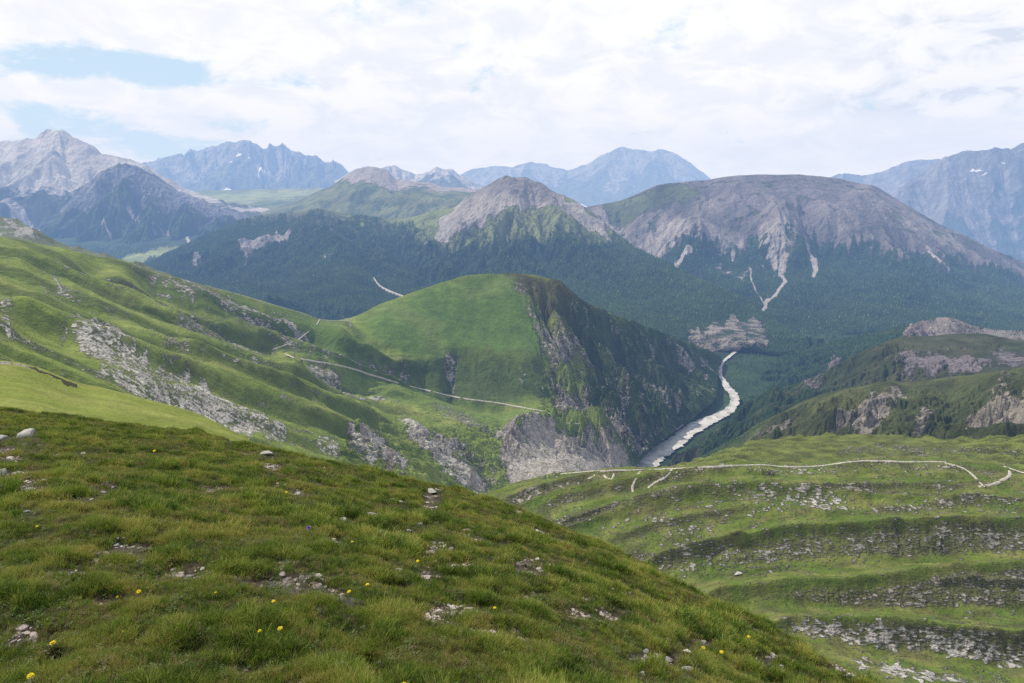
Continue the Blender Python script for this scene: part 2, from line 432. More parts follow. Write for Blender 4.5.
vf = valley_floor()

# ------------------------------------------------------------------ middle hill (grassy, rocky crest)
def mid_hill():
    cr = [(250, 218, 9200), (275, 208, 9300), (300, 199, 9400), (318, 191, 9400), (332, 185, 9400), (342, 178, 9400), (352, 172, 9400), (362, 168, 9400), (372, 167, 9400), (380, 168, 9400), (388, 171, 9400), (396, 178, 9400), (410, 181, 9300), (430, 183, 9300), (445, 187, 9200), (465, 188, 9200), (490, 190, 9100), (520, 196, 9000)]
    m1 = [(250, 226, 8500), (340, 207, 8300), (430, 203, 8200), (520, 212, 8000)]
    m2 = [(250, 246, 7500), (520, 246, 7300)]
    L = base_loft([cr, m1, m2], 420, 180, (1200, 900))
    X, Y = L.P[..., 0], L.P[..., 1]
    e = erosion(X, Y, L.gx, L.gy, 600, 40, 4, 71)
    L.h += e*np.clip(.3+L.v*2, 0, 1)+12*fbm(X/200, Y/200, 5, 5)
    apply_h(L); n = fbm(X/500, Y/500, 5, 73)
    m = sstep(8, -4, L.py-np.interp(L.px, [300, 340, 352, 375, 390, 420, 470, 520], [190, 178, 182, 178, 186, 189, 190, 190])+n*10)*.9
    m = np.maximum(m, stroke(L, [(352, 172), (390, 188), (440, 186)], 2, s=3)*.6)
    veg = mixc((.13, .145, .06), FOR2, sstep(216, 234, L.py+n*22-(L.px-360)*.05))
    veg = mixc(veg, FOR2, sstep(-.02, .2, fbm(X/220, Y/220, 4, 80))*.6)
    return fin(L, 'mountain', 'olive grassy hill with a pale rocky knob above the forested middle slopes', m_mid, veg, R_PNK, m)
mid_hill()

# ------------------------------------------------------------------ dome mountain
def dome():
    cr = [(540, 232, 7000), (565, 216, 7000), (590, 206, 7000), (610, 203, 6950), (622, 200, 6900), (632, 196, 6900), (645, 190, 6850), (658, 185, 6800), (675, 183, 6800), (692, 181, 6800), (708, 180, 6800), (725, 177, 6800), (745, 175, 6800), (770, 174.5, 6800), (795, 174.5, 6800), (815, 176, 6800), (835, 178, 6800), (850, 181, 6750), (865, 185, 6700), (880, 192, 6700), (900, 203, 6600), (920, 214, 6550), (940, 225, 6500), (965, 236, 6450), (990, 248, 6400), (1024, 262, 6300), (1080, 284, 6200)]
    m1 = [(540, 245, 6600), (640, 222, 6400), (700, 212, 6200), (790, 212, 6000), (880, 222, 6000), (960, 250, 6000), (1080, 300, 5900)]
    m2 = [(540, 262, 6200), (640, 255, 5900), (700, 258, 5550), (790, 262, 5350), (880, 265, 5400), (1080, 318, 5400)]
    m3 = [(540, 300, 4700), (650, 300, 4500), (790, 308, 4000), (900, 310, 3980), (1080, 325, 3900)]
    m4 = [(540, 335, 3600), (790, 338, 3350), (1080, 342, 3350)]
    m5 = [(540, 350, 3500), (790, 352, 3300), (1080, 356, 3300)]
    L = base_loft([cr, m1, m2, m3, m4, m5], 900, 460, (1500, 1200))
    X, Y = L.P[..., 0], L.P[..., 1]
    rib(L, [(740, 215), (755, 250), (770, 275), (765, 300)], 14, -45); rib(L, [(690, 215), (672, 240), (655, 258)], 16, 60)
    rib(L, [(705, 200), (712, 235), (725, 262)], 16, -30); rib(L, [(800, 200), (810, 240), (806, 275)], 10, -25)
    rib(L, [(850, 190), (880, 240), (930, 300)], 30, 60); rib(L, [(600, 215), (640, 245), (660, 262)], 9, -30)
    e = erosion(X, Y, L.gx, L.gy, 560, 85, 6, 91, .46)
    n = fbm(X/420, Y/420, 5, 93)
    L.h += e*np.clip((L.v-.02)*3.2, 0.04, 1)+7*fbm(X/90, Y/90, 5, 6)*np.clip(.3+L.v*3, 0, 1)+10*n
    apply_h(L)
    en = e/85
    # tree line
    tl = np.interp(L.px, [540, 620, 650, 700, 740, 760, 800, 840, 870, 900, 940, 980, 1080], [230, 236, 240, 242, 244, 240, 240, 246, 250, 262, 262, 262, 290])
    tree = sstep(-12, 10, L.py-tl+n*22+fbm(L.px/4.5, L.py/22, 5, 3)*26-en*12)*sstep(-.75, -.1, fbm(X/60, Y/60, 3, 96)+sstep(0, 22, L.py-tl)*.6)
    rock = mixc((.10, .092, .09), (.20, .18, .17), sstep(-.5, .8, n*1.5+en*.6))
    rock = mixc(rock, (.17, .15, .16), cover(L, [(700, 176), (850, 178), (900, 210), (870, 228), (800, 222), (720, 215)], 14)*.6)
    veg0 = mixc((.10, .12, .05), (.06, .07, .038), sstep(-.3, .3, n))
    L.olive = sstep(.0, .35, fbm(X/150, Y/150, 5, 99)-en*.2)*.45
    veg = mixc(veg0, FOR, tree)
    grassy = np.maximum.reduce([cover(L, [(600, 205), (632, 196), (668, 184), (700, 186), (690, 200), (650, 215), (620, 226), (608, 220)], 5)*.9, cover(L, [(700, 180), (850, 180), (850, 184), (700, 186)], 4)*.5, cover(L, [(855, 186), (980, 240), (975, 250), (900, 235)], 6)*.25])
    m = np.maximum(1-np.maximum(grassy, L.olive), .0)*(1-tree)
    m = np.clip(m+sstep(.1, -.6, en+n)*.2*(1-tree), 0, 1)
    pale = np.zeros_like(m)
    P = [([(665, 222), (690, 225), (688, 240), (672, 252), (660, 262), (648, 262), (628, 252), (624, 244), (640, 240), (655, 232)], .95),
         ([(600, 215), (622, 222), (625, 240), (640, 250), (620, 244), (598, 232)], .8),
         ([(712, 256), (730, 266), (752, 264), (772, 262), (774, 268), (755, 272), (742, 282), (728, 275), (712, 266)], .55),
         ([(762, 222), (786, 224), (790, 250), (786, 268), (778, 272), (772, 258), (760, 245)], .85),
         ([(835, 222), (852, 232), (846, 240), (832, 232)], .7), ([(848, 190), (960, 240), (965, 252), (905, 226)], .6),
         ([(700, 222), (745, 226), (748, 240), (720, 240), (704, 236)], .7)]
    for i, (pts, k) in enumerate(P):
        pale = np.maximum(pale, cover(L, pts, 5, 5, 12, i*7)*k)
    streaks = sstep(-.15, .35, ridged(L.px/9+fbm(L.px/20, L.py/30, 3, 8)*2, L.py/60, 4, 15))
    pale *= .55+.45*streaks
    for pts, w in (([(782, 262), (780, 272), (786, 280), (776, 290), (768, 300), (764, 309)], 2.6), ([(808, 240), (810, 255), (816, 270), (814, 276)], 2.8), ([(690, 255), (683, 262), (676, 268)], 3), ([(750, 262), (752, 280), (758, 292), (764, 304)], 1.5), ([(926, 255), (940, 270)], 2), ([(735, 240), (733, 256)], 2.5)):
        pale = np.maximum(pale, stroke(L, pts, w, 1.2, taper=False, s=len(pts)))
    m = np.maximum(m, pale)
    rock = mixc(rock, (.31, .28, .265), pale)
    L.forest = tree*(1-sstep(.2, .5, m))
    return fin(L, 'mountain', 'broad dark dome mountain with scree gullies above dense conifer forest', m_mid, veg, rock, m)
dome()

# ------------------------------------------------------------------ scree hill and forest slope in front
def mid_slope():
    cr = [(110, 290, 5600), (150, 262, 5900), (175, 250, 6100), (200, 239, 6300), (225, 228, 6500), (245, 219, 6600), (270, 214, 6700), (300, 212, 6700), (330, 213, 6600), (360, 216, 6500), (390, 218, 6400), (410, 217, 6300), (428, 212, 6200), (440, 209, 6150), (455, 206, 6100), (465, 198, 6100), (478, 191, 6050), (490, 185, 6000), (502, 180, 6000), (514, 177.5, 6000), (524, 177, 6000), (534, 181, 6000), (545, 185, 5950), (558, 190, 5900), (570, 195, 5850), (582, 203, 5800), (595, 213, 5700), (612, 230, 5500), (640, 250, 5000), (665, 262, 4650), (700, 279, 4250), (730, 292, 3950), (765, 312, 3550), (800, 336, 3220), (830, 350, 3000)]
    m1 = [(110, 296, 5200), (200, 256, 5600), (300, 238, 5800), (400, 242, 5600), (470, 228, 5500), (520, 216, 5400), (570, 226, 5350), (620, 262, 4700), (700, 296, 3900), (765, 324, 3380), (830, 356, 2950)]
    m2 = [(110, 300, 4700), (200, 276, 5000), (300, 268, 4900), (400, 272, 4750), (500, 262, 4600), (600, 282, 4200), (700, 316, 3500), (765, 330, 3250), (830, 354, 3000)]
    m3 = [(110, 318, 3700), (300, 318, 3700), (450, 328, 3500), (600, 342, 3150), (700, 348, 2980), (765, 352, 2900), (830, 370, 2600)]
    m4 = [(x, y+14, d*1.02) for x, y, d in m3]
    L = base_loft([cr, m1, m2, m3, m4], 1100, 420, (900, 700))
    X, Y = L.P[..., 0], L.P[..., 1]
    rib(L, [(514, 177), (505, 200), (490, 225)], 14, 40); rib(L, [(545, 185), (570, 205), (600, 235)], 12, -30)
    rib(L, [(430, 212), (450, 250), (500, 300)], 18, -50); rib(L, [(300, 212), (330, 250), (360, 290)], 25, 50)
    rib(L, [(240, 225), (270, 255), (300, 290)], 14, -45); rib(L, [(380, 218), (400, 250), (430, 290)], 14, -40)
    e = erosion(X, Y, L.gx, L.gy, 520, 110, 6, 191)
    n = fbm(X/380, Y/380, 5, 193)
    L.h += e*np.clip(.05+L.v*3, 0, 1)+6*fbm(X/80, Y/80, 5, 6)+8*n
    L.h *= sstep(1.0, .72, L.v)*(1-.7*cover(L, [(670, 300), (790, 300), (790, 360), (670, 360)], 14, 2))
    apply_h(L); en = e/110
    tl = np.interp(L.px, [110, 200, 240, 300, 390, 425, 440, 480, 520, 560, 590, 612, 640, 830], [200, 200, 216, 222, 226, 240, 246, 240, 236, 234, 240, 238, 240, 300])
    tree = sstep(-12, 10, L.py-tl+n*16+fbm(L.px/5, L.py/16, 5, 3)*20-en*6)*sstep(-.8, -.1, fbm(X/60, Y/60, 3, 196)+sstep(0, 18, L.py-tl)*.6)
    low = sstep(330, 260, L.px)*sstep(240, 225, L.py)
    veg = mixc((.16, .18, .075), (.10, .115, .05), sstep(-.3, .3, n+fbm(X/90, Y/90, 3, 3)*.5))
    veg = mixc(veg, (.05, .06, .04), cover(L, [(215, 235), (250, 212), (350, 212), (340, 226), (300, 230), (240, 240)], 6)*.8)
    gl = cover(L, [(385, 236), (425, 205), (460, 210), (452, 232), (400, 238)], 4); veg = mixc(veg, (.15, .18, .07), gl)
    veg = mixc(veg, FOR, tree)
    m = cover(L, [(455, 206), (478, 188), (514, 175), (530, 178), (560, 188), (578, 200), (604, 222), (612, 244), (600, 238), (585, 222), (560, 210), (540, 206), (520, 212), (500, 220), (470, 226), (440, 243), (432, 236), (440, 215)], 4, 4)
    gr = cover(L, [(505, 214), (530, 206), (556, 210), (570, 230), (540, 238), (500, 236), (488, 230)], 6, 6); m *= 1-gr*.85
    streaks = sstep(-.4, .3, ridged(L.px/7+fbm(L.px/20, L.py/30, 3, 8)*2, L.py/40, 4, 15)); m *= .7+.3*streaks
    rock = mixc((.31, .285, .265), (.18, .165, .165), sstep(-.2, .5, n+en*.3))
    rock = mixc(rock, (.15, .135, .14), cover(L, [(478, 192), (514, 175), (545, 184), (560, 195), (520, 200)], 6)*.7)
    ex = [([(234, 238), (262, 233), (292, 235), (288, 242), (262, 242), (250, 250), (244, 262), (240, 246)], .85), ([(248, 250), (256, 246), (246, 268), (242, 266)], .6),
          ([(192, 256), (200, 252), (200, 264), (192, 266)], .7), ([(318, 260), (334, 252), (336, 260), (326, 268)], .55), ([(318, 225), (336, 236), (334, 242), (318, 234)], .5),
          ([(420, 236), (434, 240), (428, 254), (421, 250)], .8), ([(484, 252), (492, 250), (488, 266)], .4), ([(376, 246), (386, 250), (380, 256)], .5),
          ([(684, 346), (690, 332), (697, 325), (704, 331), (712, 318), (722, 325), (733, 309), (742, 321), (752, 316), (763, 323), (770, 346), (740, 352), (710, 352)], .6), ([(452, 256), (456, 252), (452, 268)], .4)]
    for i, (pts, k) in enumerate(ex):
        c = cover(L, pts, 2.5, 3, 7, i*5)*k*(.55+.45*sstep(-.5, .2, ridged(L.px/5, L.py/30, 3, i)))
        m = np.maximum(m*(1-0*c), c); tree = tree*(1-c)
    rock = mixc(rock, (.22, .195, .17), cover(L, [(660, 300), (800, 300), (800, 360), (660, 360)], 6, 1))
    L.forest = tree*(1-sstep(.25, .5, m))
    return fin(L, 'mountain', 'scree topped pinkish hill whose long forested slope runs down to the valley', m_mid, veg, rock, m)
mid_slope()

# ------------------------------------------------------------------ small pale hill at left edge
def left_knob():
    cr = [(-60, 205, 2700), (-20, 212, 2700), (0, 217, 2700), (14, 219, 2700), (25, 224, 2650), (38, 232, 2600), (55, 241, 2600), (80, 249, 2550), (110, 256, 2500), (150, 268, 2450), (190, 282, 2400)]
    ft = [(-60, 300, 1900), (190, 320, 1900)]
    L = base_loft([cr, ft], 300, 120, (500, 300)); X, Y = L.P[..., 0], L.P[..., 1]
    e = erosion(X, Y, L.gx, L.gy, 150, 10, 4, 5); n = fbm(X/80, Y/80, 5, 7); L.h = e+4*n; apply_h(L)
    m = cover(L, [(-60, 205), (0, 215), (30, 226), (44, 240), (0, 242), (-60, 240)], 4, 4)*.8*sstep(-.3, .3, n+.1)
    fin(L, 'hillside', 'small pale rocky knob above the green slope at the left edge', m_near, (.11, .13, .055), (.30, .29, .26), m)
left_knob()

# ------------------------------------------------------------------ right side ridges across the gorge
def right_far():
    cr = [(742, 404, 2250), (747, 392, 2400), (753, 380, 2600), (764, 366, 2800), (785, 354, 2850), (810, 347, 2850), (835, 341, 2800), (860, 336, 2750), (880, 331, 2700), (900, 326, 2650), (920, 320, 2600), (935, 317, 2580), (948, 317, 2570), (958, 320, 2550), (975, 326, 2500), (1000, 330, 2450), (1024, 331, 2400), (1080, 334, 2300)]
    ft = [(735, 418, 2020), (800, 440, 1850), (1080, 440, 1500)]
    L = base_loft([cr, ft], 520, 260, (400, 300)); X, Y = L.P[..., 0], L.P[..., 1]
    e = erosion(X, Y, L.gx, L.gy, 180, 36, 6, 5); n = fbm(X/120, Y/120, 5, 7)
    L.h = e*np.clip(.1+L.v*5, 0, 1)+5*n; apply_h(L)
    m = np.zeros_like(n)
    for i, pts in enumerate(([(905, 326), (925, 318), (948, 314), (975, 324), (1010, 329), (1080, 334), (1080, 352), (1000, 350), (960, 345), (935, 340), (918, 345), (905, 338)], [(822, 372), (838, 356), (842, 364), (832, 378)], [(880, 352), (894, 350), (890, 362)])):
        m = np.maximum(m, cover(L, pts, 3, 5, 9, i)*.85)
    L.forest = (1-m)*sstep(-.3, .1, n+sstep(960, 800, L.px)*.5)
    veg = mixc((.045, .055, .03), FOR, L.forest)  # open ground darkened, cloud shadow put into its colour
    rock = mixc((.21, .18, .17), (.20, .185, .17), sstep(960, 1000, L.px+n*20)); rock = mixc(rock, (.11, .09, .09), sstep(-.2, .5, n))
    return fin(L, 'mountain', 'dark wooded ridge with a bare reddish rocky top on the right', m_near, veg, rock, m)
right_far()

def right_mid():
    cr = [(664, 470, 1580), (682, 455, 1680), (704, 438, 1790), (722, 424, 1890), (738, 411, 1980), (752, 400, 1980), (775, 389, 1950), (800, 385, 1950), (825, 375, 1930), (850, 362, 1900), (870, 350, 1880), (885, 342, 1860), (905, 337, 1850), (930, 335, 1850), (955, 334, 1840), (980, 334, 1820), (1005, 338, 1800), (1030, 342, 1750), (1080, 344, 1700)]
    ft = [(660, 484, 1450), (760, 462, 1350), (1080, 420, 1150)]
    L = base_loft([cr, ft], 640, 300, (400, 260)); X, Y = L.P[..., 0], L.P[..., 1]
    rib(L, [(880, 345), (820, 385), (760, 410)], 14, 12)
    e = erosion(X, Y, L.gx, L.gy, 150, 34, 6, 25); n = fbm(X/90, Y/90, 5, 27)
    L.h += e*np.clip(.1+L.v*5, 0, 1)+4*n; apply_h(L)
    m = cover(L, [(900, 352), (940, 350), (985, 355), (1000, 366), (960, 372), (905, 376), (896, 368)], 7, 8, 12)*.8
    m = np.maximum(m, cover(L, [(985, 352), (1024, 350), (1080, 352), (1080, 372), (1010, 370)], 4, 4)*.55)
    m = np.maximum(m, cover(L, [(800, 388), (830, 374), (826, 392), (800, 400)], 4, 4)*.5)
    L.forest = sstep(880, 800, L.px+n*60)*sstep(-.35, .1, n)*(1-m)
    veg = mixc((.058, .064, .030), (.032, .043, .019), sstep(-.2, .4, n)); veg = mixc(veg, FOR, L.forest*.9)  # dark turf tones carry a painted cloud shadow over this ridge
    return fin(L, 'mountain', 'olive brown knobbly ridge with grey rock outcrops and scattered dark conifers', m_near, veg, (.16, .14, .145), m)
right_mid()

def right_near():
    cr = [(656, 486, 1400), (672, 474, 1420), (690, 462, 1420), (712, 450, 1400), (735, 438, 1370), (760, 425, 1340), (785, 413, 1320), (805, 402, 1320), (830, 394, 1300), (860, 388, 1290), (890, 384, 1270), (920, 381, 1260), (950, 377, 1240), (985, 373, 1210), (1024, 367, 1160), (1080, 360, 1100)]
    m1 = [(652, 496, 1200), (715, 468, 1180), (780, 442, 1150), (860, 418, 1080), (940, 408, 1040), (1080, 395, 900)]
    ft = [(648, 510, 1050), (720, 488, 960), (860, 470, 850), (1080, 455, 700)]
    L = base_loft([cr, m1, ft], 720, 300, (250, 200)); X, Y = L.P[..., 0], L.P[..., 1]
    rib(L, [(905, 384), (850, 410), (800, 430), (740, 450)], 12, 14); rib(L, [(950, 378), (955, 410), (950, 440)], 18, -16)
    rib(L, [(1000, 372), (1000, 410), (985, 445)], 14, 12); rib(L, [(860, 392), (800, 412), (740, 436)], 8, 6)
    e = erosion(X, Y, L.gx, L.gy, 110, 22, 6, 35); n = fbm(X/70, Y/70, 5, 37)
    L.h += e*np.clip(.05+L.v*3, 0, 1)+2.5*n; apply_h(L)
    m = cover(L, [(832, 436), (838, 420), (870, 404), (894, 392), (902, 390), (908, 396), (892, 404), (886, 418), (874, 440)], 4, 5, 9)*.8
    m = np.maximum(m, cover(L, [(912, 440), (918, 408), (940, 402), (936, 416), (925, 440)], 4, 4, 8)*.6)
    m = np.maximum(m, cover(L, [(950, 440), (985, 412), (1010, 398), (1080, 376), (1080, 440)], 4, 5, 14)*.85)
    m = np.maximum(m, cover(L, [(985, 400), (1000, 378), (1016, 378), (1006, 398), (990, 408)], 4, 4, 9)*.6)
    m = np.maximum(m, cover(L, [(740, 440), (770, 428), (800, 424), (790, 440), (760, 446)], 5, 5, 9)*.5)
    L.forest = np.maximum(sstep(14, 4, L.py-np.interp(L.px, [600, 1080], [474, 474])*0-np.interp(L.px, [600, 656, 690, 735, 760, 800, 830], [500, 486, 462, 438, 424, 402, 394])+n*10)*sstep(820, 740, L.px), cover(L, [(960, 432), (985, 424), (1005, 426), (1000, 440), (965, 440)], 4, 5)*.6)*sstep(-.5, 0, n)
    veg = mixc((.080, .090, .034), (.042, .052, .021), sstep(-.25, .35, n+e/22*.15))  # olive turf toned down to stand in for cloud shadow
    veg = mixc(veg, (.045, .06, .02), cover(L, [(885, 436), (900, 400), (990, 378), (980, 410), (940, 440)], 8)*.6)
    veg = mixc(veg, FOR2, L.forest*.8)
    rock = mixc((.24, .215, .185), (.12, .115, .10), sstep(-.2, .5, n+e/22*.3)); rock = mixc(rock, (.25, .225, .185), sstep(940, 990, L.px)*.7)
    return fin(L, 'hillside', 'olive grass ridge with eroded rock bands across the gorge on the right', m_near, veg, rock, m)
right_near()

# ------------------------------------------------------------------ left hillside and green mound
def left_hill():
    ex = 0; r0 = [(-60, 220, 1200), (-20, 231, 1230), (0, 236, 1250), (25, 241, 1290), (50, 246, 1320), (75, 250, 1350), (100, 256, 1400), (130, 262, 1440), (150, 268, 1480), (175, 277, 1520), (200, 284, 1560), (240, 294, 1640), (280, 306, 1700), (305, 313, 1760), (320, 319, 1800), (336, 320, 1850), (348, 318, 1880), (362, 313, 1900), (378, 305, 1930), (400, 297, 1960), (425, 288, 2000), (450, 280, 2030), (470, 275, 2050), (490, 274, 2060), (510, 274, 2070), (528, 275, 2080), (545, 278, 2090), (560, 282, 2100), (570, 290, 2130), (585, 302, 2170), (605, 311, 2220), (640, 324, 2330), (675, 338, 2450), (700, 347, 2570), (722, 357, 2720)]
    r1 = [(-60, 262, 800), (0, 272, 950), (100, 290, 1150), (200, 316, 1300), (300, 342, 1500), (400, 340, 1720), (450, 326, 1850), (500, 322, 1900), (545, 332, 1900), (600, 352, 2020), (660, 366, 2200), (718, 373, 2480)]
    r2 = [(-60, 300, 520), (0, 312, 620), (100, 330, 840), (200, 352, 1040), (300, 370, 1280), (380, 384, 1500), (450, 380, 1640), (520, 376, 1720), (580, 388, 1780), (640, 392, 1920), (717, 394, 2200)]
    r3 = [(-60, 345, 300), (0, 355, 400), (100, 368, 560), (200, 392, 760), (300, 410, 980), (400, 425, 1240), (480, 420, 1420), (560, 416, 1560), (640, 420, 1740), (692, 419, 1960)]
    r4 = [(-60, 395, 200), (0, 402, 240), (100, 410, 340), (200, 432, 500), (300, 448, 700), (400, 460, 970), (500, 462, 1260), (580, 452, 1450), (654, 447, 1690)]
    r5 = [(-60, 450, 130), (100, 460, 200), (240, 476, 320), (380, 500, 600), (480, 508, 950), (560, 494, 1200), (628, 476, 1540)]
    L = base_loft([r0, r1, r2, r3, r4, r5], 1300, 760, (350, 260), 20)
    X, Y = L.P[..., 0], L.P[..., 1]; S = np.clip(Y/1500, .15, 1)
    # spurs and gullies of the left slope, all running from the skyline down to the right
    def R(p, w, a, asym=1.): rib(L, p, w, a*1.5, asym)
    R([(125, 262), (190, 300), (250, 332), (330, 372), (400, 392)], 11, -26); R([(60, 248), (120, 280), (190, 318), (240, 345), (300, 378)], 9, -22)
    R([(150, 270), (230, 312), (300, 350), (360, 372)], 8, 18); R([(90, 262), (150, 300), (215, 335), (270, 366), (330, 392)], 9, 18)
    R([(0, 250), (50, 285), (110, 320), (170, 350), (240, 380), (330, 408), (420, 430)], 9, 15); R([(20, 262), (70, 300), (130, 335), (200, 366)], 7, -12)
    R([(0, 300), (60, 325), (130, 350), (220, 385), (300, 415), (380, 440)], 10, 12); R([(0, 320), (60, 345), (120, 372), (190, 410), (270, 440)], 9, -8)
    R([(200, 290), (260, 320), (320, 342), (380, 362), (450, 378)], 8, -16); R([(320, 330), (400, 356), (480, 385), (560, 410)], 8, 12)
    # hollow between the slope and the mound
    R([(345, 322), (385, 345), (420, 372), (470, 392), (540, 404)], 14, -26); R([(430, 350), (480, 352), (520, 358), (545, 368)], 12, 9)
    R([(440, 364), (470, 380), (520, 392), (560, 396)], 14, -12)
    R([(500, 274), (520, 300), (538, 335), (550, 365), (556, 395)], 26, 12, .9); R([(445, 358), (450, 375), (455, 388)], 6, -14)
    # eroded cliffs below the bench
    R([(497, 428), (560, 428), (600, 440), (640, 468)], 9, 22); R([(350, 430), (400, 470), (440, 486)], 8, 10); R([(400, 420), (450, 460), (480, 485)], 7, 10)
    R([(430, 425), (470, 458), (500, 485)], 7, -9)
    R([(60, 335), (120, 362), (180, 392), (240, 420), (290, 440)], 7, 5)
    # right flank gullies
    R([(600, 320), (620, 360), (660, 410)], 12, -22); R([(650, 335), (670, 365), (700, 395)], 9, -16); R([(575, 300), (600, 350), (625, 390), (650, 430)], 9, 14)
    e = erosion(X, Y, L.gx, L.gy, 150, 30, 6, 45, .5)
    e2 = erosion(X, Y, L.gx, L.gy, 40, 5, 4, 46)
    n = fbm(X/90, Y/90, 5, 47); n2 = fbm(X/25, Y/25, 4, 48)
    smooth = cover(L, [(360, 316), (420, 290), (475, 274), (510, 274), (528, 300), (545, 330), (552, 372), (520, 362), (470, 352), (420, 352), (380, 338)], 10, 4)
    rough = cover(L, [(530, 270), (560, 280), (722, 352), (735, 392), (650, 470), (560, 450), (545, 400), (552, 360), (535, 320)], 8, 4)
    edge_u = sstep(1.0, .93, L.u); amp = (.22+1.15*rough)*(1-smooth*.9)*S*edge_u
    # folds: rounded ribs with a steep side towards the valley, splitting and merging
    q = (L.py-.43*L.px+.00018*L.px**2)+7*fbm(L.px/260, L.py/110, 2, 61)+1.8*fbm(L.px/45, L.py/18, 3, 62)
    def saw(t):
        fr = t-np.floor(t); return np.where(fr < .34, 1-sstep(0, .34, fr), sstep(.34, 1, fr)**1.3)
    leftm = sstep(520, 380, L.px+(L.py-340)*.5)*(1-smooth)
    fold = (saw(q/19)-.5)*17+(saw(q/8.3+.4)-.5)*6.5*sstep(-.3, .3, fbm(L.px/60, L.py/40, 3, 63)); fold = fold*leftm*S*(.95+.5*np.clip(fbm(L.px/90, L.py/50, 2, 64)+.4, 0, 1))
    L.h += fold*np.clip(L.v*9, 0, 1)
    cf = np.clip(.10+L.v*7, 0, 1); L.h *= np.clip(.3+L.v*7, 0, 1)
    L.h += smooth*(3.5*fbm(X/110, Y/60, 4, 66)+1.2*ridged(X/60+n, Y/45, 3, 67))*S
    L.h += cf*(e*amp+e2*amp*.9+1.6*n2*amp+2.0*n*S)+.5*n2*S
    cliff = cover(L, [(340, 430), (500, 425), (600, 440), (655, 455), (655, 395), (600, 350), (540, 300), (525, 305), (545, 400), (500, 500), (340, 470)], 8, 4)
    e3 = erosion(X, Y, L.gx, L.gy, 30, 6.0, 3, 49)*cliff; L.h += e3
    apply_h(L); en = e/30
    # ---- ground cover
    veg = mixc(G_SUN, (.205, .235, .06), sstep(-.2, .4, n))  # turf brightened, the sunlit look of this slope is in its colour
    veg = mixc(veg, G_MID, sstep(-.3, .25, en*.6+n2*.2-.12)*.35)
    veg = mixc(veg, (.055, .082, .02), leftm*sstep(.2, .5, 1-saw(q/19+.05))*sstep(.0, .34, (q/19)-np.floor(q/19))*.0+leftm*np.where((q/19-np.floor(q/19)) < .42, sstep(.02, .14, q/19-np.floor(q/19))*sstep(.42, .26, q/19-np.floor(q/19)), 0)*.65)  # steep sides of the folds: shade painted as darker turf
    veg = mixc(veg, (.085, .145, .028), smooth)
    veg = mixc(veg, (.115, .165, .04), smooth*sstep(0, .35, fbm(X/150, Y/150, 4, 60)))
    band = cover(L, [(120, 262), (200, 286), (320, 320), (345, 330), (380, 350), (430, 352), (540, 370), (560, 400), (500, 392), (440, 392), (380, 375), (320, 352), (260, 330), (180, 296)], 8, 5)
    veg = mixc(veg, (.050, .085, .020), band*.75)  # painted shade on the slopes under the skyline crest
    green = cover(L, [(270, 300), (330, 322), (400, 380), (460, 395), (560, 412), (590, 440), (500, 425), (440, 410), (380, 392), (330, 372), (300, 350)], 8, 5); veg = mixc(veg, (.095, .155, .03), green*.6)
    veg = mixc(veg, (.055, .08, .025), cover(L, [(435, 355), (480, 352), (525, 362), (560, 385), (565, 400), (520, 400), (480, 392), (440, 376), (425, 360)], 11, 7)*.6)  # shade of the hollow put into the turf colour
    veg = mixc(veg, (.060, .056, .026), cover(L, [(505, 272), (560, 278), (604, 310), (600, 330), (575, 330), (545, 318), (520, 295)], 6, 4)*.9)
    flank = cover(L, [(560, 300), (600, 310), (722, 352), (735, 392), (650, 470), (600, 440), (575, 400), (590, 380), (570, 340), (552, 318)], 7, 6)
    L.forest = flank*sstep(-.35, .25, n2+n*.6)*sstep(0, 14, L.px-np.interp(L.py, [280, 310, 350, 400, 440], [560, 560, 578, 588, 620])+14*n2)
    L.forest = np.maximum(L.forest, cover(L, [(548, 318), (575, 330), (600, 385), (560, 395), (548, 400), (560, 360)], 7, 7)*sstep(0, .3, n2)*.5)
    veg = mixc(veg, (.052, .066, .026), flank*.85)  # dark olive flank, its shadow painted into the vegetation colour
    veg = mixc(veg, FOR2, L.forest*.85)
    # rock and scree
    m = np.zeros_like(n); rockc = C((.36, .345, .315), L)
    st = sstep(-.35, .35, ridged(X/14+n*2, Y/60, 3, 51)); gr = sstep(-.45, .35, en+n2*.8)
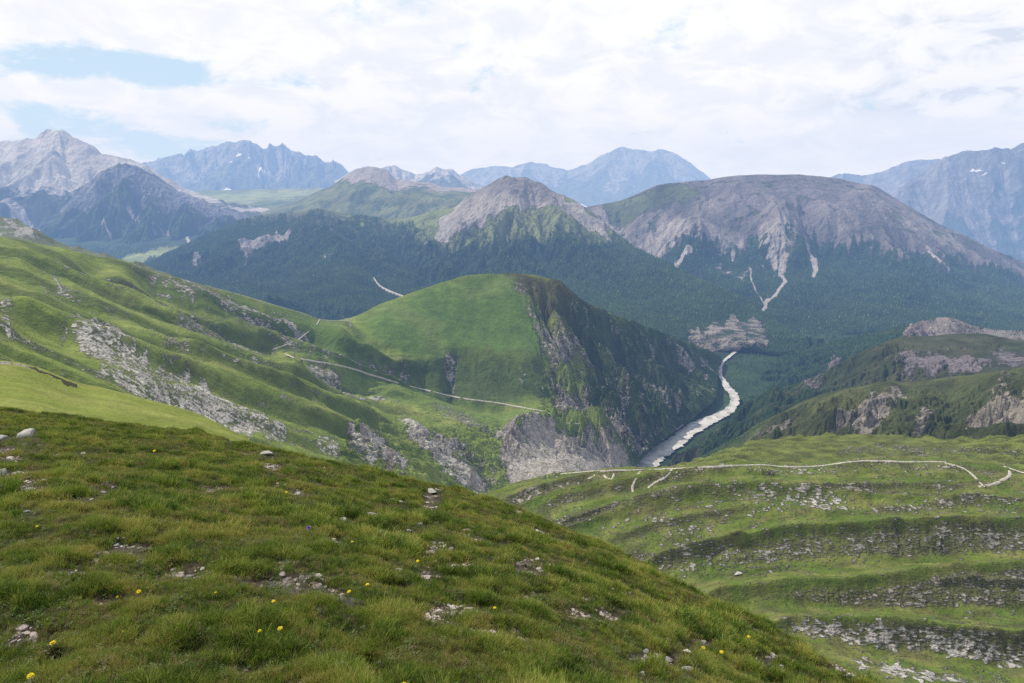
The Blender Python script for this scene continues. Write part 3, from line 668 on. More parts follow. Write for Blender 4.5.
    RK = [([(62, 330), (90, 334), (125, 345), (150, 366), (178, 378), (205, 388), (230, 402), (255, 412), (290, 436), (280, 446), (250, 438), (215, 425), (195, 410), (160, 402), (130, 390), (105, 368), (80, 350)], .72, 'L', 0),
          ([(0, 295), (12, 305), (16, 325), (8, 345), (0, 340)], .6, 'L', 1), ([(30, 285), (50, 290), (70, 300), (60, 303), (36, 292)], .6, 'P', 2),
          ([(70, 300), (98, 312), (96, 320), (76, 312)], .55, 'P', 3), ([(148, 345), (170, 340), (195, 362), (185, 366), (160, 352)], .45, 'P', 4),
          ([(160, 296), (200, 306), (240, 330), (275, 352), (262, 352), (220, 334), (180, 312)], .66, 'P', 5), ([(130, 262), (165, 272), (200, 284), (240, 300), (236, 306), (190, 292), (150, 276)], .62, 'P', 6),
          ([(170, 300), (210, 322), (235, 334), (248, 350), (235, 352), (205, 336), (175, 318)], .62, 'D', 7), ([(228, 300), (262, 312), (285, 330), (300, 342), (285, 344), (262, 330), (238, 315)], .66, 'P', 8),
          ([(280, 345), (320, 358), (345, 372), (340, 382), (305, 370), (280, 358)], .66, 'P', 9), ([(290, 330), (340, 345), (400, 360), (395, 368), (345, 358), (300, 345)], .6, 'P', 10),
          ([(240, 360), (290, 378), (300, 392), (270, 388), (244, 374)], .45, 'P', 11), ([(345, 372), (380, 384), (398, 396), (372, 394), (350, 384)], .45, 'P', 12),
          ([(275, 322), (300, 334), (330, 350), (322, 354), (296, 344)], .4, 'P', 24),
          ([(446, 356), (460, 356), (458, 368), (455, 382), (450, 370)], .85, 'P', 13), ([(402, 352), (412, 352), (410, 368), (400, 364)], .6, 'P', 14),
          ([(432, 395), (450, 398), (490, 420), (498, 434), (480, 432), (450, 418), (434, 408)], .55, 'D', 15),
          ([(346, 440), (366, 434), (378, 442), (392, 455), (412, 476), (400, 476), (380, 468), (352, 456)], .98, 'L', 16), ([(312, 440), (330, 438), (344, 452), (330, 456)], .6, 'L', 17),
          ([(400, 421), (415, 424), (440, 445), (470, 470), (500, 490), (470, 492), (450, 478), (425, 455), (408, 436)], .95, 'L', 18),
          ([(430, 426), (455, 432), (480, 460), (505, 480), (492, 488), (470, 468), (445, 448)], .7, 'P', 19),
          ([(498, 430), (520, 427), (545, 428), (570, 436), (600, 444), (625, 458), (640, 470), (600, 476), (520, 500), (505, 478), (500, 455)], .97, 'B', 20),
          ([(528, 308), (545, 320), (570, 340), (585, 360), (598, 372), (585, 376), (565, 360), (556, 380), (570, 395), (555, 400), (548, 372), (540, 345), (530, 325)], .72, 'B', 21),
          ([(550, 400), (585, 395), (620, 415), (650, 440), (648, 452), (620, 440), (590, 425), (560, 415)], .85, 'B', 22),
          ([(505, 276), (520, 288), (532, 306), (526, 306), (512, 290)], .55, 'B', 23), ([(590, 352), (612, 366), (606, 372), (590, 362)], .5, 'B', 25),
          ([(605, 376), (620, 378), (640, 400), (632, 404), (612, 390)], .5, 'B', 26), ([(618, 335), (630, 350), (650, 372), (644, 374), (626, 356)], .35, 'B', 27), ([(340, 316), (352, 316), (352, 322), (342, 323)], .7, 'L', 28)]
    cl = {'L': (.46, .44, .395), 'P': (.39, .36, .33), 'D': (.29, .27, .245), 'B': (.40, .365, .32)}
    for pts, k, c, s in RK:
        cv = cover(L, pts, 6, 5.5, 11, s*3)
        sr = sstep(-.55, .35, ridged(L.px/13+fbm(L.px/30, L.py/40, 3, 70)*1.5-L.py/26, L.py/70, 3, 71+s))
        kk = cv*k*(.45+.55*np.maximum(gr*.8, sr))
        rockc = mixc(rockc, cl[c], sstep(.15, .5, cv)); m = np.maximum(m, kk)
    # thin bare crests all over the left slope
    fr9 = q/19-np.floor(q/19); stony = leftm*sstep(.02, .12, fr9)*sstep(.42, .25, fr9)*sstep(.12, .4, fbm(L.px/40, L.py/22, 4, 65))*.45*(L.py > 262)*(L.px > 60)
    m = np.maximum(m, stony)
    fr8 = (q/8.3+.4)-np.floor(q/8.3+.4); strip = leftm*np.exp(-((fr8-.12)/.10)**2)*sstep(-.05, .22, fbm(L.px/110, L.py/30, 3, 105))*sstep(-.3, .2, fbm(L.px/14, L.py/8, 3, 106))*.62*(L.px > 40)*sstep(250, 262, L.py-.3*(L.px-100)*0)
    m = np.maximum(m, strip)
    scr = flank*sstep(.08, .35, fbm(L.px/9, L.py/22, 4, 95)+.25*en)*.7; edg = cover(L, [(500, 270), (515, 272), (545, 310), (562, 350), (566, 400), (540, 400), (535, 345), (520, 305)], 9, 7)*sstep(-.15, .3, fbm(L.px/7, L.py/10, 4, 97))*.6
    m = np.maximum(m, np.maximum(scr, edg)); rockc = mixc(rockc, (.25, .23, .205), scr)
    thin = sstep(.45, .95, en)*sstep(330, 120, L.px-L.py*.2+60)*.35+sstep(.5, .95, en+n2*.4)*band*.45
    m = np.maximum(m, thin*(1-smooth))
    for pts, w in (([(20, 262), (45, 275), (62, 292)], 1.6), ([(250, 350), (300, 378), (360, 398), (400, 402)], 1.2), ([(60, 318), (110, 332), (150, 350), (200, 372)], 1.0), ([(232, 300), (290, 322), (330, 345)], 1.2), ([(150, 330), (210, 362), (250, 375)], 1.3)):
        m = np.maximum(m, stroke(L, pts, w, 1.5, s=len(pts), taper=False)*.75)
    rockc = mixc(rockc, tuple(c*.8 for c in R_LIM), sstep(0, .8, -en+n2)*.55)
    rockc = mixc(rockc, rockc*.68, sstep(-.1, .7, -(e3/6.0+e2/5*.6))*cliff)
    rockc = mixc(rockc, (.24, .20, .15), cliff*sstep(0, .4, fbm(L.px/12, L.py/50, 3, 90))*.6)
    L.forest *= 1-sstep(.3, .6, m)
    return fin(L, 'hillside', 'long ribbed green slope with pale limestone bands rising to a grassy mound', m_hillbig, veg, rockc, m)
m_hillbig = terrain_mat('ribbed slope', 1.7, bump=.8, mott=.4, rg=.25, sk=.42, terr=.9)
left_hill()

def near_knoll():
    cr = [(-80, 352, 120), (-40, 356, 122), (0, 361, 124), (20, 364, 125), (40, 370, 126), (60, 378, 126), (85, 386, 126), (110, 391, 126), (140, 398, 126), (170, 405, 125), (200, 415, 124), (230, 428, 122), (255, 440, 120), (285, 455, 116), (320, 480, 110)]
    ft = [(-80, 470, 45), (120, 480, 50), (320, 540, 60)]
    L = base_loft([cr, ft], 500, 260, (70, 60)); X, Y = L.P[..., 0], L.P[..., 1]
    n = fbm(X/14, Y/14, 4, 7); L.h = .5*n+.12*fbm(X/2.5, Y/2.5, 4, 8)+.8*fbm(X/35, Y/35, 2, 3)
    apply_h(L); veg = mixc((.165, .205, .04), (.195, .22, .055), sstep(-.3, .3, n)); m = sstep(.35, .6, fbm(X/6, Y/6, 4, 4))*.35
    m = np.maximum(m, stroke(L, [(16, 367), (34, 371), (52, 378), (66, 384), (76, 388)], 1.5, 1, taper=False)*.9)
    m = np.maximum(m, cover(L, [(0, 363), (14, 365), (12, 368), (0, 368)], 1.5, 1)*.7)
    rk = mixc((.30, .28, .24), (.05, .045, .03), cover(L, [(30, 364), (80, 380), (80, 392), (30, 376)], 3))
    return fin(L, 'hillside', 'smooth bright green knoll just beyond the flower meadow on the left', m_field0, veg, rk, m)
m_field0 = terrain_mat('short turf', .35, bump=.7, mott=.35)
near_knoll()

# ------------------------------------------------------------------ striped knoll and terraced field on the right
def field_back():
    cr = [(560, 500, 520), (620, 478, 560), (660, 470, 590), (690, 462, 600), (715, 455, 610), (740, 448, 620), (765, 441, 625), (790, 438, 625), (815, 436, 620), (840, 435, 615), (870, 435, 610), (900, 437, 600), (940, 440, 590), (980, 439, 575), (1024, 437, 560), (1090, 434, 530)]
    m1 = [(560, 505, 500), (660, 476, 540), (760, 456, 560), (850, 452, 550), (960, 455, 530), (1090, 450, 480)]
    ft = [(560, 512, 450), (660, 486, 470), (800, 480, 470), (1090, 478, 420)]
    L = base_loft([cr, m1, ft], 620, 200, (120, 120)); X, Y = L.P[..., 0], L.P[..., 1]
    q = L.px+ (L.py-440)*6
    for k, x0 in enumerate(range(640, 1100, 34)):
        rib(L, [(x0+30, 436), (x0+4, 446), (x0-70, 462)], 3.2, 2.6+.8*math.sin(k*3.1), 1.8)
    n = fbm(X/25, Y/25, 5, 7); e = erosion(X, Y, L.gx, L.gy, 22, 2.2, 4, 8); L.h += .8*n+e
    apply_h(L); en = e/2.2
    veg = mixc((.125, .15, .04), (.055, .07, .026), sstep(-.4, .5, -en+n*.8)*.8)
    m = sstep(.25, .7, n+en*.3)*.55; m = np.maximum(m, cover(L, [(830, 458), (850, 448), (960, 450), (1024, 452), (1024, 458), (900, 459)], 3, 4)*.5)
    return fin(L, 'hillside', 'striped green rise behind the footpath on the right', m_field, veg, (.25, .23, .2), m)
field_back()

FB = {}
def field():
    # alternate rib crests and the feet of their steep faces, far to near
    ln = []
    def A(*a): ln.append(list(a))
    A((430, 528, 428), (480, 498, 440), (520, 482, 445), (560, 473, 448), (640, 468, 450), (720, 464, 450), (800, 462, 448), (900, 459, 445), (960, 461, 440), (1024, 466, 430), (1100, 468, 420))
    A((430, 545, 410), (480, 512, 415), (520, 494, 420), (580, 482, 424), (640, 477, 425), (720, 473, 425), (820, 468, 428), (900, 468, 420), (1024, 478, 405), (1100, 480, 395))
    A((430, 560, 400), (500, 520, 405), (540, 504, 412), (580, 493, 417), (640, 484, 419), (700, 479, 419), (760, 476, 418), (820, 474, 416), (900, 478, 405), (1024, 490, 388), (1100, 495, 380))
    A((430, 580, 385), (500, 540, 388), (560, 520, 391), (620, 504, 395), (700, 488, 400), (770, 484, 400), (830, 487, 392), (900, 493, 385), (1024, 502, 372), (1100, 508, 365))
    A((430, 605, 377), (510, 562, 380), (575, 534, 384), (640, 509, 388), (700, 495, 393), (770, 490, 394), (830, 500, 385), (900, 505, 377), (1024, 513, 367), (1100, 518, 360))
    A((430, 640, 345), (520, 590, 348), (600, 562, 350), (660, 551, 352), (720, 542, 354), (780, 524, 360), (830, 514, 366), (900, 516, 362), (1024, 520, 356), (1100, 524, 350))
    A((430, 660, 335), (560, 606, 338), (620, 585, 340), (660, 569, 342), (720, 549, 346), (780, 538, 349), (860, 531, 350), (960, 527, 348), (1024, 527, 345), (1100, 530, 338))
    A((430, 690, 318), (580, 628, 320), (640, 602, 322), (690, 581, 325), (760, 574, 327), (840, 567, 328), (900, 563, 330), (960, 561, 330), (1024, 559, 328), (1100, 560, 322))
    A((430, 720, 290), (600, 655, 292), (660, 625, 295), (720, 597, 299), (780, 589, 300), (840, 588, 300), (900, 580, 304), (960, 574, 305), (1024, 570, 305), (1100, 568, 300))
    A((430, 740, 280), (620, 665, 282), (690, 632, 285), (760, 608, 288), (820, 612, 287), (880, 616, 286), (940, 615, 287), (1024, 612, 288), (1100, 610, 284))
    A((430, 760, 258), (640, 680, 259), (720, 645, 261), (790, 626, 262), (850, 627, 260), (910, 630, 258), (970, 635, 256), (1024, 640, 253), (1100, 648, 248))
    A((430, 780, 250), (660, 700, 250), (740, 665, 252), (800, 642, 253), (860, 648, 252), (930, 656, 250), (1024, 664, 247), (1100, 672, 242))
    A((430, 820, 210), (700, 730, 214), (820, 672, 222), (900, 680, 218), (1024, 700, 212), (1100, 712, 205))
    A((430, 890, 165), (700, 800, 170), (1100, 790, 165))
    L = base_loft(ln, 1200, 700, (60, 60), 14); X, Y = L.P[..., 0], L.P[..., 1]
    n = fbm(X/18, Y/18, 5, 7); n2 = fbm(X/5, Y/5, 4, 9)
    L.h += 1.1*n+.35*n2+2.2*fbm(X/45, Y/24, 3, 3)+1.3*ridged(X/38+fbm(X/60, Y/60, 2, 12)*2, Y/15, 3, 13)
    fan = [[(494, 507), (540, 490), (595, 477), (650, 472)], [(515, 519), (565, 501), (625, 488), (700, 476), (760, 472)], [(550, 531), (610, 513), (670, 499), (730, 488)], [(600, 545), (650, 528), (710, 515), (770, 505)],
           [(800, 498), (870, 490), (940, 486), (1030, 484)], [(850, 516), (910, 511), (970, 508), (1040, 506)], [(820, 470), (880, 464), (950, 468), (1030, 476)], [(640, 575), (700, 556), (750, 543)], [(930, 586), (980, 584), (1050, 590)]]
    for pl, am in (([(500, 520), (540, 504), (580, 493), (640, 484), (700, 479), (760, 476)], 3), ([(510, 562), (575, 534), (640, 509), (700, 495), (770, 490), (830, 500), (900, 505), (1024, 513), (1080, 516)], 4.5),
                   ([(560, 606), (620, 585), (660, 569), (720, 549), (780, 538), (860, 531), (960, 527), (1080, 529)], 5), ([(660, 625), (720, 597), (780, 589), (840, 588), (900, 580), (960, 574), (1080, 568)], 4), ([(640, 680), (720, 645), (790, 626), (850, 627), (910, 630), (970, 635), (1080, 646)], 3.5)):
        rib(L, pl, 9, am*1.25, .42, False)
    facem = np.zeros_like(n)
    for k, pl in enumerate(fan):
        rib(L, pl, 5, 2.4, .5)
        d_, s_, t_ = line_d(L.px, L.py+1.5*n2, pl); facem = np.maximum(facem, np.where(s_ > 0, sstep(7.5, 2, d_)*sstep(-.2, 1, d_), 0)*sstep(0, .15, t_)*sstep(1, .8, t_))
    L.h += .8*ridged(X/7+fbm(X/12, Y/12, 3, 19)*1.5, Y/40, 3, 20)*sstep(.2, .6, L.gy)
    # terracettes: small tread and riser steps that follow the contour on the steep faces
    steep = np.maximum(sstep(.22+.25*n2, .62+.25*n2, L.gy), facem*.8)   # ground rising away from the viewer
    z = L.P[..., 2]; stp = 1.2; zz = (z+1.1*n2+1.6*n+.5*fbm(X/1.8, Y/1.8, 3, 15))/stp; fr = zz-np.floor(zz)
    L.h += steep*stp*.45*(sstep(.55, 1, fr)-fr)*sstep(-.4, .2, fbm(X/4, Y/4, 3, 16))+steep*.4*fbm(X/1.6, Y/1.2, 3, 18)
    apply_h(L)
    veg = mixc((.105, .145, .028), (.165, .175, .055), sstep(-.2, .4, n)); veg = mixc(veg, (.08, .125, .024), sstep(-.1, .35, fbm(X/30, Y/14, 4, 22))*.8); veg = mixc(veg, (.10, .095, .045), sstep(0, .4, fbm(X/16, Y/9, 4, 24))*.6)
    veg = mixc(veg, (.105, .108, .05), steep*.85)  # olive stony faces, with some shade painted in below the lit tops
    m = steep*(.50+.30*n+.25*n2)
    m = np.maximum(m, .16+.42*fbm(X/9, Y/5, 4, 28)+.30*fbm(X/60, Y/40, 3, 29))
    spec = [([(588, 540), (600, 528), (640, 520), (680, 505), (720, 492), (770, 490), (845, 505), (845, 512), (780, 514), (720, 520), (700, 545), (680, 552), (660, 552), (630, 545)], .50),
            ([(655, 575), (680, 558), (710, 553), (740, 552), (740, 560), (700, 572), (680, 582)], .62), ([(770, 625), (830, 628), (900, 632), (960, 640), (1040, 655), (1040, 672), (960, 660), (880, 652), (820, 642)], .80),
            ([(840, 655), (880, 662), (960, 676), (990, 686), (930, 684), (860, 668)], .85), ([(960, 522), (900, 516), (820, 520), (840, 512), (900, 508), (1024, 508), (1024, 530)], .45),
            ([(795, 490), (820, 498), (848, 504), (846, 512), (815, 512), (780, 500)], .8), ([(700, 470), (760, 466), (880, 460), (900, 470), (800, 476), (720, 478)], .5), ([(930, 462), (1024, 470), (1024, 486), (950, 474)], .4),
            ([(700, 548), (900, 528), (1024, 527), (1024, 540), (900, 536), (760, 545)], .42), ([(800, 486), (900, 483), (960, 488), (940, 496), (850, 492)], .35), ([(1000, 506), (1040, 508), (1040, 528), (980, 528)], .45)]
    rk = C((.33, .31, .265), L)
    for i, (pts, k) in enumerate(spec):
        c = cover(L, pts, 3, 4, 10, i*3)
        m = np.maximum(m, c*k*(.8+.35*n2)); rk = mixc(rk, (.40, .38, .33) if k < .78 else (.48, .46, .43), c*.8)
    # dark pebbly face of the largest rib
    dk = cover(L, [(700, 560), (780, 545), (860, 534), (1040, 532), (1040, 562), (860, 567), (720, 578)], 4, 3); rk = mixc(rk, (.29, .28, .25), dk*.8); m = np.maximum(m, dk*.44*(1+n2*.5)*sstep(.1, .5, steep+.2))
    return fin(L, 'hillside', 'terraced green field of rounded ribs with stony steps on the right', m_field, veg, rk, m)
field()
print('terrain', round(time.time()-T0, 1))

# ------------------------------------------------------------------ ribbons draped on the ground: footpaths, road, river
def locate(L, pts, step):
    P = np.array(pts, float); d = np.concatenate([[0], np.cumsum(np.hypot(*np.diff(P[:, :2], axis=0).T))])
    q = np.linspace(0, d[-1], max(2, int(d[-1]/step))+1)
    S = pchip(d, P, q)
    nb = L.nb; X = L.px[nb:]; Y = L.py[nb:]; A = L.P[nb:]; out = []
    dU = np.gradient(A, axis=1); dV = np.gradient(A, axis=0); N = np.cross(dU, dV); N /= np.linalg.norm(N, axis=-1, keepdims=True)+1e-9
    N *= np.sign(N[..., 2:3])
    D = A[..., 1]
    res = []
    for s in S:
        rad = 1.2
        while True:
            kk = np.nonzero(((X > s[0]-rad) & (X < s[0]+rad) & (Y > s[1]-rad) & (Y < s[1]+rad)).ravel())[0]
            if len(kk) or rad > 60: break
            rad *= 1.6
        rr = (X.flat[kk]-s[0])**2+(Y.flat[kk]-s[1])**2
        kk = kk[np.argmin(rr+D.flat[kk]/D.flat[kk].min()*3.0)]
        i, j = np.unravel_index(kk, X.shape)
        res.append((A[i, j], N[i, j]))
    c = np.array([a for a, _ in res]); n = np.array([b for _, b in res])
    return c, n, S
def smooth(a, k):
    if len(a) < 4: return a
    b = a.copy()
    for _ in range(k): b[1:-1] = (b[:-2]+2*b[1:-1]+b[2:])/4
    return b
def ribbon(name, L, pts, w, lift, mat, label, step=2.0, seed=0, k=3):
    c, n, _ = locate(L, pts, step); c = smooth(c, k); n = smooth(n, 6)
    n /= np.linalg.norm(n, axis=1, keepdims=True)
    t = np.gradient(c, axis=0); s = np.cross(t, n); s /= np.linalg.norm(s, axis=1, keepdims=True)+1e-9
    i = np.arange(len(c)); ww = w*(1+.45*fbm(i*.35+seed, i*0.0+seed, 3, seed))[:, None]
    cols = []
    for f in (-1, -.5, 0, .5, 1):
        cols.append(c+s*ww*.5*f+n*lift*(1.1-abs(f)*.9))
    P = np.stack(cols, 1)
    one = np.ones(P.shape[:2])
    o = grid_mesh(name, P, {}, mat, label)
    return o
def plain_mat(name, col, s, amt=.3, rough=.95, col2=None):
    m, N, out = new_mat(name); v = N.n('ShaderNodeTexCoord').outputs['Object']
    f = N.noise(v, 1/s, 5, .65)
    c = N.mix(N.rng(f, .35, .65, 0, 1), tuple(x*(1-amt) for x in col), col2 or tuple(min(1, x*(1+amt)) for x in col))
    b = N.n('ShaderNodeBsdfPrincipled'); b.inputs['Roughness'].default_value = rough; b.inputs['Specular IOR Level'].default_value = .15; N.l(c, b.inputs['Base Color'])
    bp = N.n('ShaderNodeBump'); bp.inputs['Distance'].default_value = s*.4; N.l(f, bp.inputs['Height']); N.l(bp.outputs[0], b.inputs['Normal'])
    N.l(b.outputs[0], out.inputs['Surface']); return m
m_path = plain_mat('trodden gravel', (.42, .39, .34), 1.2, .3)
m_river = plain_mat('river gravel', (.58, .57, .54), 6, .22)
LH = LAYERS['long ribbed green slope with pale limestone bands rising to a grassy mound']
LF = LAYERS['terraced green field of rounded ribs with stony steps on the right']
LS = LAYERS['scree topped pinkish hill whose long forested slope runs down to the valley']
LV = LAYERS['dark conifer forest floor of the deep valley with two pale meadows']
ribbon('path', LH, [(205, 285), (240, 295), (280, 307), (305, 314), (322, 320), (335, 321), (350, 320)], 2.6, .9, m_path, 'thin pale path along the skyline crest left of the mound', k=4)
ribbon('path', LH, [(320, 319), (316, 326), (309, 331), (303, 336), (297, 340), (288, 344), (280, 347), (272, 350)], 2.6, .9, m_path, 'zigzag footpath dropping from the saddle to the middle slope')
ribbon('path', LH, [(285, 354), (296, 358), (312, 361), (330, 364), (350, 368), (365, 373), (385, 379), (405, 385), (430, 391), (460, 398), (490, 402), (515, 406), (535, 410), (549, 413), (552, 420)], 4.4, 1.3, m_path, 'long white footpath crossing the hollow below the green mound')
ribbon('path', LH, [(552, 422), (565, 423), (580, 424)], 2.2, .8, m_path, 'short bench footpath ending above the grey cliff')
ribbon('path', LF, [(560, 474), (600, 471), (640, 470), (690, 468), (730, 466), (760, 465), (790, 467), (820, 466), (850, 462), (880, 461), (915, 462), (945, 462)], 1.7, .5, m_path, 'footpath running along the top edge of the terraced field', step=3)
ribbon('path', LF, [(945, 463), (960, 467), (972, 474), (978, 481), (985, 487)], 1.8, .5, m_path, 'footpath bending down over the field near the right edge', step=3)
ribbon('path', LF, [(1040, 476), (1020, 472), (1003, 466), (1012, 474), (1003, 480), (990, 485), (978, 487)], 2.1, .5, m_path, 'wide pale footpath loop entering from the right edge', step=3)
for i, (pts, lb) in enumerate((([(597, 470), (594, 476), (588, 479)], 'tiny footpath spur leftmost on the field crest'), ([(601, 471), (606, 478), (612, 480), (614, 474)], 'hooked tiny footpath spur on the field crest'), ([(640, 471), (635, 480), (632, 487), (633, 492)], 'short footpath spur going straight down the first rib'), ([(672, 469), (666, 477), (655, 482), (648, 488)], 'diagonal footpath spur rightmost on the first rib'))):
    ribbon('path', LF, pts, 1.5, .22, m_path, lb, seed=i)
ribbon('road', LS, [(374, 279), (376, 283), (382, 289), (390, 293), (400, 297), (408, 300)], 13, 15, m_path, 'pale gravel road curve between the trees on the valley floor', step=2)
# river of gravel
def river():
    Lf = [(734, 352), (728, 357), (722, 363), (719, 370), (718, 376), (721, 383), (724, 390), (729, 396), (730, 403), (726, 409), (716, 415), (702, 420), (690, 425), (681, 431), (674, 437), (662, 444), (647, 452), (635, 459), (628, 470), (624, 484)]
    Rt = [(737, 353), (731, 358), (724, 364), (722, 370), (722, 376), (726, 382), (731, 389), (737, 395), (739, 403), (737, 409), (732, 415), (723, 420), (712, 426), (702, 432), (692, 438), (686, 445), (675, 453), (664, 461), (656, 472), (654, 486)]
    n = 160; q = np.linspace(0, len(Lf)-1, n); a = pchip(np.arange(len(Lf)), np.array(Lf, float), q); b = pchip(np.arange(len(Rt)), np.array(Rt, float), q)
    wob = np.interp(a[:, 1], [362, 470], [1.5, 9]); a[:, 0] += wob*fbm(q*2.3, q*0, 5, 4, .75); b[:, 0] += wob*fbm(q*2.3, q*0+9, 5, 5, .75)
    rows = []
    for t in np.linspace(0, 1, 13): rows.append(a*(1-t)+b*t)
    G = np.stack(rows, 1)
    D = np.interp(G[..., 1], [262, 300, 340, 372, 410, 440, 480], [6400, 4500, 3230, 2600, 2110, 1830, 1530])
    nbv = LV.nb; pyc = LV.py[nbv:, 630]; Dc = LV.P[nbv:, 630, 1]; so_ = np.argsort(pyc); D = 1/np.interp(G[..., 1], pyc[so_], 1/Dc[so_])
    P = world_at(G[..., 0], G[..., 1], D); P[..., 2] += 6+1.5*fbm(P[..., 0]/30, P[..., 1]/30, 3, 3)
    m, N, out = new_mat('braided gravel river'); v = N.n('ShaderNodeTexCoord').outputs['Object']
    f = N.noise(v, 1/25, 6, .7, .6); g = N.noise(v, 1/70, 3, .6, 1.0)
    c = N.mix(N.rng(f, .35, .65, 0, 1), (.34, .33, .31), (.55, .54, .51)); c = N.mix(N.rng(g, .56, .6, 0, .6), c, (.13, .15, .15))
    bs = N.n('ShaderNodeBsdfPrincipled'); bs.inputs['Roughness'].default_value = .8; N.l(c, bs.inputs['Base Color']); N.l(bs.outputs[0], out.inputs['Surface'])
    grid_mesh('river', P, {}, m, 'pale braided gravel river winding through the gorge')
river()

# ------------------------------------------------------------------ forests: conifers spread on the wooded ground
def instancer(name, pts, scl, protos, label, rot=None, tilt=None, idx=None, kind='stuff'):
    me = bpy.data.meshes.new(name); n = len(pts)
    me.vertices.add(n); me.vertices.foreach_set("co", np.asarray(pts, np.float32).reshape(-1))
    a = me.attributes.new('scl', 'FLOAT_VECTOR', 'POINT'); a.data.foreach_set('vector', np.asarray(scl, np.float32).reshape(-1))
    r = np.zeros((n, 3), np.float32); r[:, 2] = rng.uniform(0, 6.283, n)
    if tilt is not None: r[:, :2] = tilt
    a = me.attributes.new('rot', 'FLOAT_VECTOR', 'POINT'); a.data.foreach_set('vector', r.reshape(-1))
    a = me.attributes.new('pick', 'INT', 'POINT'); a.data.foreach_set('value', (rng.integers(0, len(protos), n) if idx is None else idx).astype(np.int32))
    o = bpy.data.objects.new(name, me); COL.objects.link(o); o['label'] = label; o['category'] = name.replace('_', ' '); o['kind'] = kind
    cc = bpy.data.collections.new(name+' kinds')
    for p in protos: cc.objects.link(p)
    g = bpy.data.node_groups.new(name, 'GeometryNodeTree'); g.interface.new_socket('Geometry', in_out='INPUT', socket_type='NodeSocketGeometry'); g.interface.new_socket('Geometry', in_out='OUTPUT', socket_type='NodeSocketGeometry')
    gi = g.nodes.new('NodeGroupInput'); go = g.nodes.new('NodeGroupOutput'); ip = g.nodes.new('GeometryNodeInstanceOnPoints'); ci = g.nodes.new('GeometryNodeCollectionInfo')
    ci.inputs['Collection'].default_value = cc; ci.inputs['Separate Children'].default_value = True; ci.inputs['Reset Children'].default_value = True
    def at(nm, t):
        x = g.nodes.new('GeometryNodeInputNamedAttribute'); x.data_type = t; x.inputs['Name'].default_value = nm; return x.outputs['Attribute']
    g.links.new(gi.outputs[0], ip.inputs['Points']); g.links.new(ci.outputs[0], ip.inputs['Instance']); ip.inputs['Pick Instance'].default_value = True
    g.links.new(at('pick', 'INT'), ip.inputs['Instance Index']); g.links.new(at('rot', 'FLOAT_VECTOR'), ip.inputs['Rotation']); g.links.new(at('scl', 'FLOAT_VECTOR'), ip.inputs['Scale'])
    g.links.new(ip.outputs[0], go.inputs[0])
    md = o.modifiers.new('spread', 'NODES'); md.node_group = g
    return o
def mesh_obj(name, V, Fc, mat, smooth_=False):
    me = bpy.data.meshes.new(name); me.from_pydata([tuple(v) for v in V], [], [tuple(f) for f in Fc]); me.materials.append(mat); me.update()
    if smooth_: me.polygons.foreach_set('use_smooth', [True]*len(me.polygons))
    return bpy.data.objects.new(name, me)
def conifer(k, mat):
    r = np.random.default_rng(k); V = []; Fc = []
    for (z0, z1, w) in ((.08, .55, .17), (.34, .80, .125), (.62, 1.0, .08)):
        b = len(V); n = 7
        for i in range(n):
            a = i/n*6.283+r.uniform(-.2, .2); q = w*r.uniform(.75, 1.2)
            V.append((q*math.cos(a), q*math.sin(a), z0+r.uniform(-.03, .03)))
        V.append((r.uniform(-.01, .01), r.uniform(-.01, .01), z1))
        for i in range(n): Fc.append((b+i, b+(i+1) % n, b+n))
    return mesh_obj('conifer', V, Fc, mat)
def foliage_mat(name, lo, hi, hue):
    m, N, out = new_mat(name); on = N.n('ShaderNodeObjectInfo'); oi = on.outputs['Random']; loc = on.outputs['Location']
    k1 = N.noise(loc, 1/260, 4, .6); k2 = N.noise(loc, 1/70, 3, .6)  # broad patches paint sun and cloud shadow into the needles, besides natural variety
    f = N.m('ADD', N.m('MULTIPLY', oi, .75), N.m('ADD', N.m('MULTIPLY', N.m('SUBTRACT', k1, .5), 2.0), N.m('MULTIPLY', N.m('SUBTRACT', k2, .5), 1.0)), clamp=True)
    c = N.mix(f, lo, hi); c = N.mix(N.rng(N.m('ADD', oi, N.m('MULTIPLY', N.m('SUBTRACT', k2, .5), 1.2)), .8, 1.0, 0, .8), c, hue)
    b = N.n('ShaderNodeBsdfPrincipled'); b.inputs['Roughness'].default_value = .9; b.inputs['Specular IOR Level'].default_value = .1; N.l(c, b.inputs['Base Color']); N.l(b.outputs[0], out.inputs['Surface']); return m
m_con = foliage_mat('conifer needles', (.022, .050, .016), (.085, .145, .038), (.14, .21, .055))
m_con2 = foliage_mat('sunlit conifer needles', (.036, .072, .020), (.115, .175, .045), (.17, .24, .06))
cons = [conifer(k, m_con) for k in range(5)]; cons2 = [conifer(k+9, m_con2) for k in range(5)]
